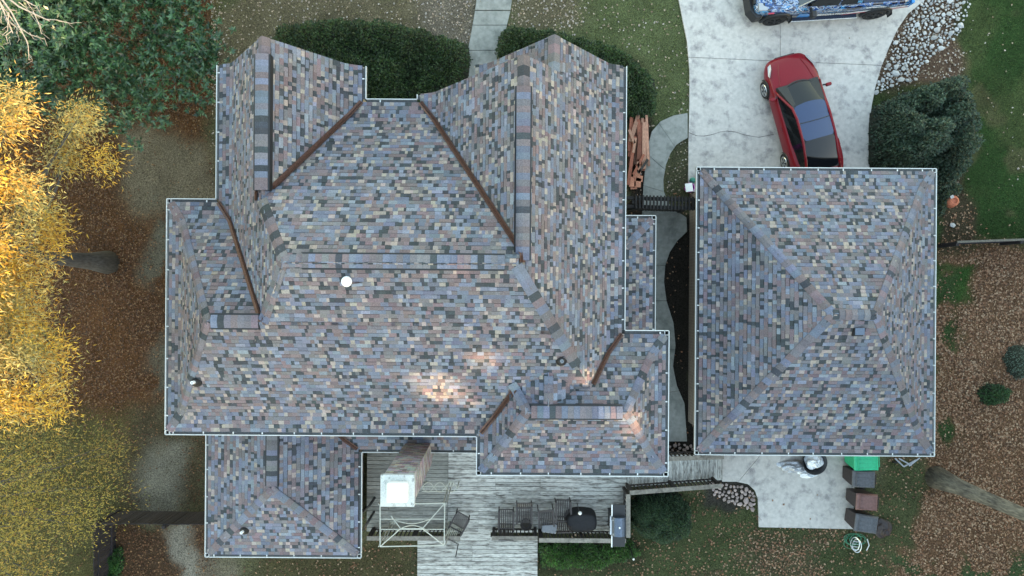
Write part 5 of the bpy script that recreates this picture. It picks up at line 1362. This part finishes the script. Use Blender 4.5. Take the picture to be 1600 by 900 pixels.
def tree(name, label, base, r0, top_h, clumps, leaf, pal, mat='leaf', seed=1, spread=.55, per=300, bark='bark', droop=.25, rosette=0, lean=(0, 0), group=None, limbs=True, zs=.6, cat='tree'):
    """clumps: points the limbs reach to; trunk > tapered tube with root flare, limbs, leaf crown"""
    rng = np.random.default_rng(seed); rr = random.Random(seed)
    root = thing(name, label, cat, (base.x, base.y, 0), 0, group)
    pts = []; rad = []
    for i in range(13):
        f = i / 12; z = -.15 + top_h * f; pts.append(Vector((base.x + lean[0] * f + .12 * math.sin(f * 5 + seed), base.y + lean[1] * f + .12 * math.cos(f * 4 + seed) - .12 * math.cos(seed), z)))
        rad.append(r0 * (1 - .75 * f) * (1 + .7 * max(0, 1 - f * 9)))
    obj('trunk', MB().tube(pts, rad, 14), M[bark], root, world=True, smooth=True)
    if limbs:
        mb = MB()
        for c in clumps[::max(1, len(clumps) // 60)]:
            c = Vector(c); f = max(.18, min(.9, (c.z - 1.2) / top_h)); a = pts[0].lerp(pts[-1], f); m_ = a.lerp(c, .5) + Vector((0, 0, -.12))
            mb.tube([a, m_, c], [r0 * .22, r0 * .12, .012], 5)
        obj('limbs', mb, M[bark], root, world=True)
    C = np.array([tuple(c) for c in clumps]); k = len(C)
    if rosette:
        m_ = k * per; ci = np.repeat(np.arange(k), per); Q = C[ci] + rng.normal(size=(m_, 3)) * np.array([spread, spread, spread * zs])
        ax0 = unit(rng.normal(size=(m_, 3)) * .45 + np.array([0, 0, 1.0])); j = np.tile(np.arange(rosette), m_); Qr = np.repeat(Q, rosette, 0); axr = np.repeat(ax0, rosette, 0)
        a = j * 2 * np.pi / rosette + np.repeat(rng.uniform(0, 6, m_), rosette); ref = np.where(np.abs(axr[:, 2:3]) > .9, [[1, 0, 0]], [[0, 0, 1]]); u = unit(np.cross(axr, ref)); v = np.cross(axr, u)
        d = unit(u * np.cos(a)[:, None] + v * np.sin(a)[:, None] + axr * rng.uniform(.1, .7, (len(a), 1))); P = Qr; n = len(P); cl = np.repeat(ci, rosette); tone = np.repeat(rng.uniform(.7, 1.3, m_), rosette)
    else:
        n = k * per; cl = np.repeat(np.arange(k), per); P = C[cl] + rng.normal(size=(n, 3)) * np.array([spread, spread, spread * zs]); o_ = P - C[cl]; o_[:, 2] *= .5
        d = unit(o_ * .8 + rng.normal(size=(n, 3)) * .45 + np.array([0, 0, -.1])); tone = np.ones(n)
    L = rng.uniform(.7, 1.25, n) * leaf[0]; V = leaves(P, d, L, L * leaf[1] / leaf[0], rng, droop)
    ctone = rng.uniform(.72, 1.22, k)[cl]; pal = np.array(pal); pk = (rng.random(n) * .45 + rng.random(k)[cl] * .55) * len(pal); c = pal[pk.astype(int) % len(pal)] * (ctone * tone * rng.uniform(.8, 1.2, n))[:, None]
    f = quads('crown', V, M[mat], c, root, (base.x, base.y, 0)); return root
def px_clumps(poly, n, hfun, seed):
    r = random.Random(seed); out = []; xs_ = [p[0] for p in poly]; ys_ = [p[1] for p in poly]
    while len(out) < n:
        a, b = r.uniform(min(xs_), max(xs_)), r.uniform(min(ys_), max(ys_))
        if inpoly(np.array([a]), np.array([b]), poly)[0]: out.append(W(a, b, hfun(a, b, r)))
    return out
# bright yellow fine-leaved tree at the left
ypoly = [(-330, 100), (-100, 110), (10, 150), (60, 172), (110, 168), (160, 175), (180, 250), (172, 270), (120, 268), (98, 300), (112, 350), (100, 392), (60, 420), (66, 460), (78, 500), (100, 560), (108, 590), (80, 640), (50, 628), (10, 650), (-100, 690), (-330, 700)]
yh = lambda a, b, r: 5.2 + 5.2 * min(1, max(0, (185 - a) / 260)) + r.uniform(-1.2, .8)
tree('willow_oak', 'bright golden-leaved tree with dark trunk at the left edge, sunlit on top', W(168, 410, 0), .27, 12.5, px_clumps(ypoly, 160, yh, 3), (.12, .024),
     [(.58, .37, .04), (.76, .50, .07), (.52, .28, .04), (.40, .33, .12), (.62, .48, .16), (.22, .22, .08), (.30, .28, .14)], seed=3, spread=.28, per=560, bark='bark_dark', lean=(-.6, .1))
gpoly = [(-260, 690), (-40, 668), (60, 662), (120, 668), (170, 690), (205, 720), (198, 760), (165, 785), (128, 805), (112, 850), (95, 880), (40, 930), (-40, 980), (-260, 990)]
gh = lambda a, b, r: 2.6 + 2.6 * min(1, max(0, (225 - a) / 260)) + r.uniform(-.8, .6)
tree('young_oak', 'dull olive-yellow thin-leaved tree in shade at the bottom left corner', W(-30, 760, 0), .16, 6.0, px_clumps(gpoly, 120, gh, 5), (.085, .026),
     [(.34, .27, .05), (.44, .33, .055), (.25, .21, .055), (.44, .28, .055), (.18, .18, .055)], seed=6, spread=.45, per=260, bark='bark_dark')
mpoly = [(-260, -250), (150, -250), (300, -160), (322, -40), (330, 20), (322, 62), (326, 105), (312, 130), (322, 150), (300, 178), (285, 195), (262, 160), (240, 165), (228, 200), (190, 190), (150, 150), (60, 160), (-40, 150), (-260, 160)]
mh = lambda a, b, r: 2.4 + 3.4 * min(1, max(0, (335 - a) / 240)) * (.5 + .5 * min(1, max(0, (215 - b) / 150))) + r.uniform(-.9, .5)
tree('magnolia_tree', 'large dark glossy-leaved evergreen tree filling the top left corner', W(60, 20, 0), .25, 6.0, px_clumps(mpoly, 300, mh, 8), (.165, .056),
     [(.034, .086, .034), (.044, .11, .044), (.020, .054, .024), (.07, .14, .06), (.055, .115, .065)], 'leaf_gloss', seed=9, spread=.40, per=30, rosette=8, droop=.12)
# leafless pale tree reaching in at the top left corner
bt = thing('bare_tree', 'leafless pale branches reaching in at the very top left corner', 'tree', W(-90, -80, 0))
bb = W(-110, -100, 0); obj('trunk', MB().tube([bb, bb + Vector((.1, .1, 4)), bb + Vector((.5, -.1, 8.2))], [.2, .15, .08], 10), M['bark_pale'], bt, world=True)
mb = MB(); rr = random.Random(4); tipz = 7.6
def twig(a, b, r, dep):
    m_ = a.lerp(b, .5) + Vector((rr.uniform(-.1, .1), rr.uniform(-.1, .1), rr.uniform(-.05, .1))); mb.tube([a, m_, b], [r, r * .8, r * .5], 5)
    if dep:
        for f in (.45, .7, .95):
            s = a.lerp(b, f); v = (b - a); an = rr.choice((-1, 1)) * rr.uniform(.35, .8); v2 = Vector((v.x * math.cos(an) - v.y * math.sin(an), v.x * math.sin(an) + v.y * math.cos(an), v.z + rr.uniform(-.2, .2))) * rr.uniform(.28, .42); twig(s, s + v2, r * .5, dep - 1)
s0 = bb + Vector((.5, -.1, 8.2)); s1 = W(-12, -22, 8.0); mb.tube([s0, s1], [.08, .04], 6)
for e in ((78, 33), (44, 68), (26, 40), (52, 8), (-12, 48), (20, 52)): twig(s1, W(e[0], e[1], 7.6), .026, 2)
obj('branches', mb, M['bark_pale'], bt, world=True)
# tall trees whose shade lies over the garden
def crown_pts(c, rx, ry, rz2, n, seed):
    r = random.Random(seed); out = []
    while len(out) < n:
        p = Vector((r.uniform(-1, 1), r.uniform(-1, 1), r.uniform(-1, 1)))
        if .25 < p.length < 1: out.append(Vector((c[0] + p.x * rx, c[1] + p.y * ry, c[2] + p.z * rz2)))
    return out
OG = [(.05, .065, .025), (.09, .085, .03), (.14, .10, .03), (.06, .075, .03)]
tb_ = W(1468, 746, 0)
tree('tall_oak', 'tall tree with grey lichened trunk leaning out at the lower right corner', tb_, .26, 14.0, crown_pts((tb_.x + 2.8, tb_.y - 2.4, 13.5), 4.2, 4.0, 4.5, 90, 5), (.26, .2), OG, seed=5, spread=.8, per=14, lean=(1.2, -.8))
# unseen wood added beyond the south-east edge to throw the shade: leaves on trunks
rng = np.random.default_rng(77)
TOPZ = 26.4
ca, sa = SUN_AZ
pts = []
mb = MB()
for i, tt in enumerate(np.arange(-26, 27, 4.0)):
    bx, by = 33.5 + .6 * tt + rng.uniform(-.8, .8), -25.0 + .8 * tt + rng.uniform(-.8, .8)
    hgt = TOPZ + rng.uniform(-.9, .9)
    mb.tube([(bx, by, -.1), (bx + .1, by, hgt * .5), (bx, by, hgt * .95)], [.28, .2, .05], 8)
    n = 15000; z = rng.uniform(0, 1, n) ** .8; prof = 3.4 * np.sqrt(np.clip(1 - (np.abs(z - .45) / .62) ** 2.4, .02, 1)); a = rng.uniform(0, 2 * np.pi, n); q = np.sqrt(rng.random(n)) * prof
    pts.append(np.stack([bx + q * np.cos(a), by + q * np.sin(a), hgt * (.02 + .98 * z)], 1))
P = np.concatenate(pts)
# gaps cut through the leaves along sun rays, to place the roof's sun patches
ts = np.array(to_sun)
for px_, py_, h_, rad in ((662, 590, 6.2, .85), (695, 612, 6.0, .6), (738, 551, 7.0, .62), (985, 655, 6.9, .65), (998, 675, 6.4, .6)):
    o_ = np.array(W(px_, py_, h_)); v = P - o_; t_ = v @ ts; dd = np.linalg.norm(v - t_[:, None] * ts, axis=1); P = P[~((dd < rad) & (t_ > 0))]
n = len(P); ax = unit(rng.normal(size=(n, 3))); L = rng.uniform(.45, .72, n)
c = np.array(OG)[rng.integers(0, 4, n)] * rng.uniform(.7, 1.2, (n, 1))
wood = quads('shade_woodland', leaves(P, ax, L, L * .75, rng, .1), M['leaf'], c); wood['kind'] = 'stuff'
o = obj('trunk', mb, M['bark'], wood); o['kind'] = 'stuff'
print('verts', sum(len(o.data.vertices) for o in scene.objects if o.type == 'MESH'))
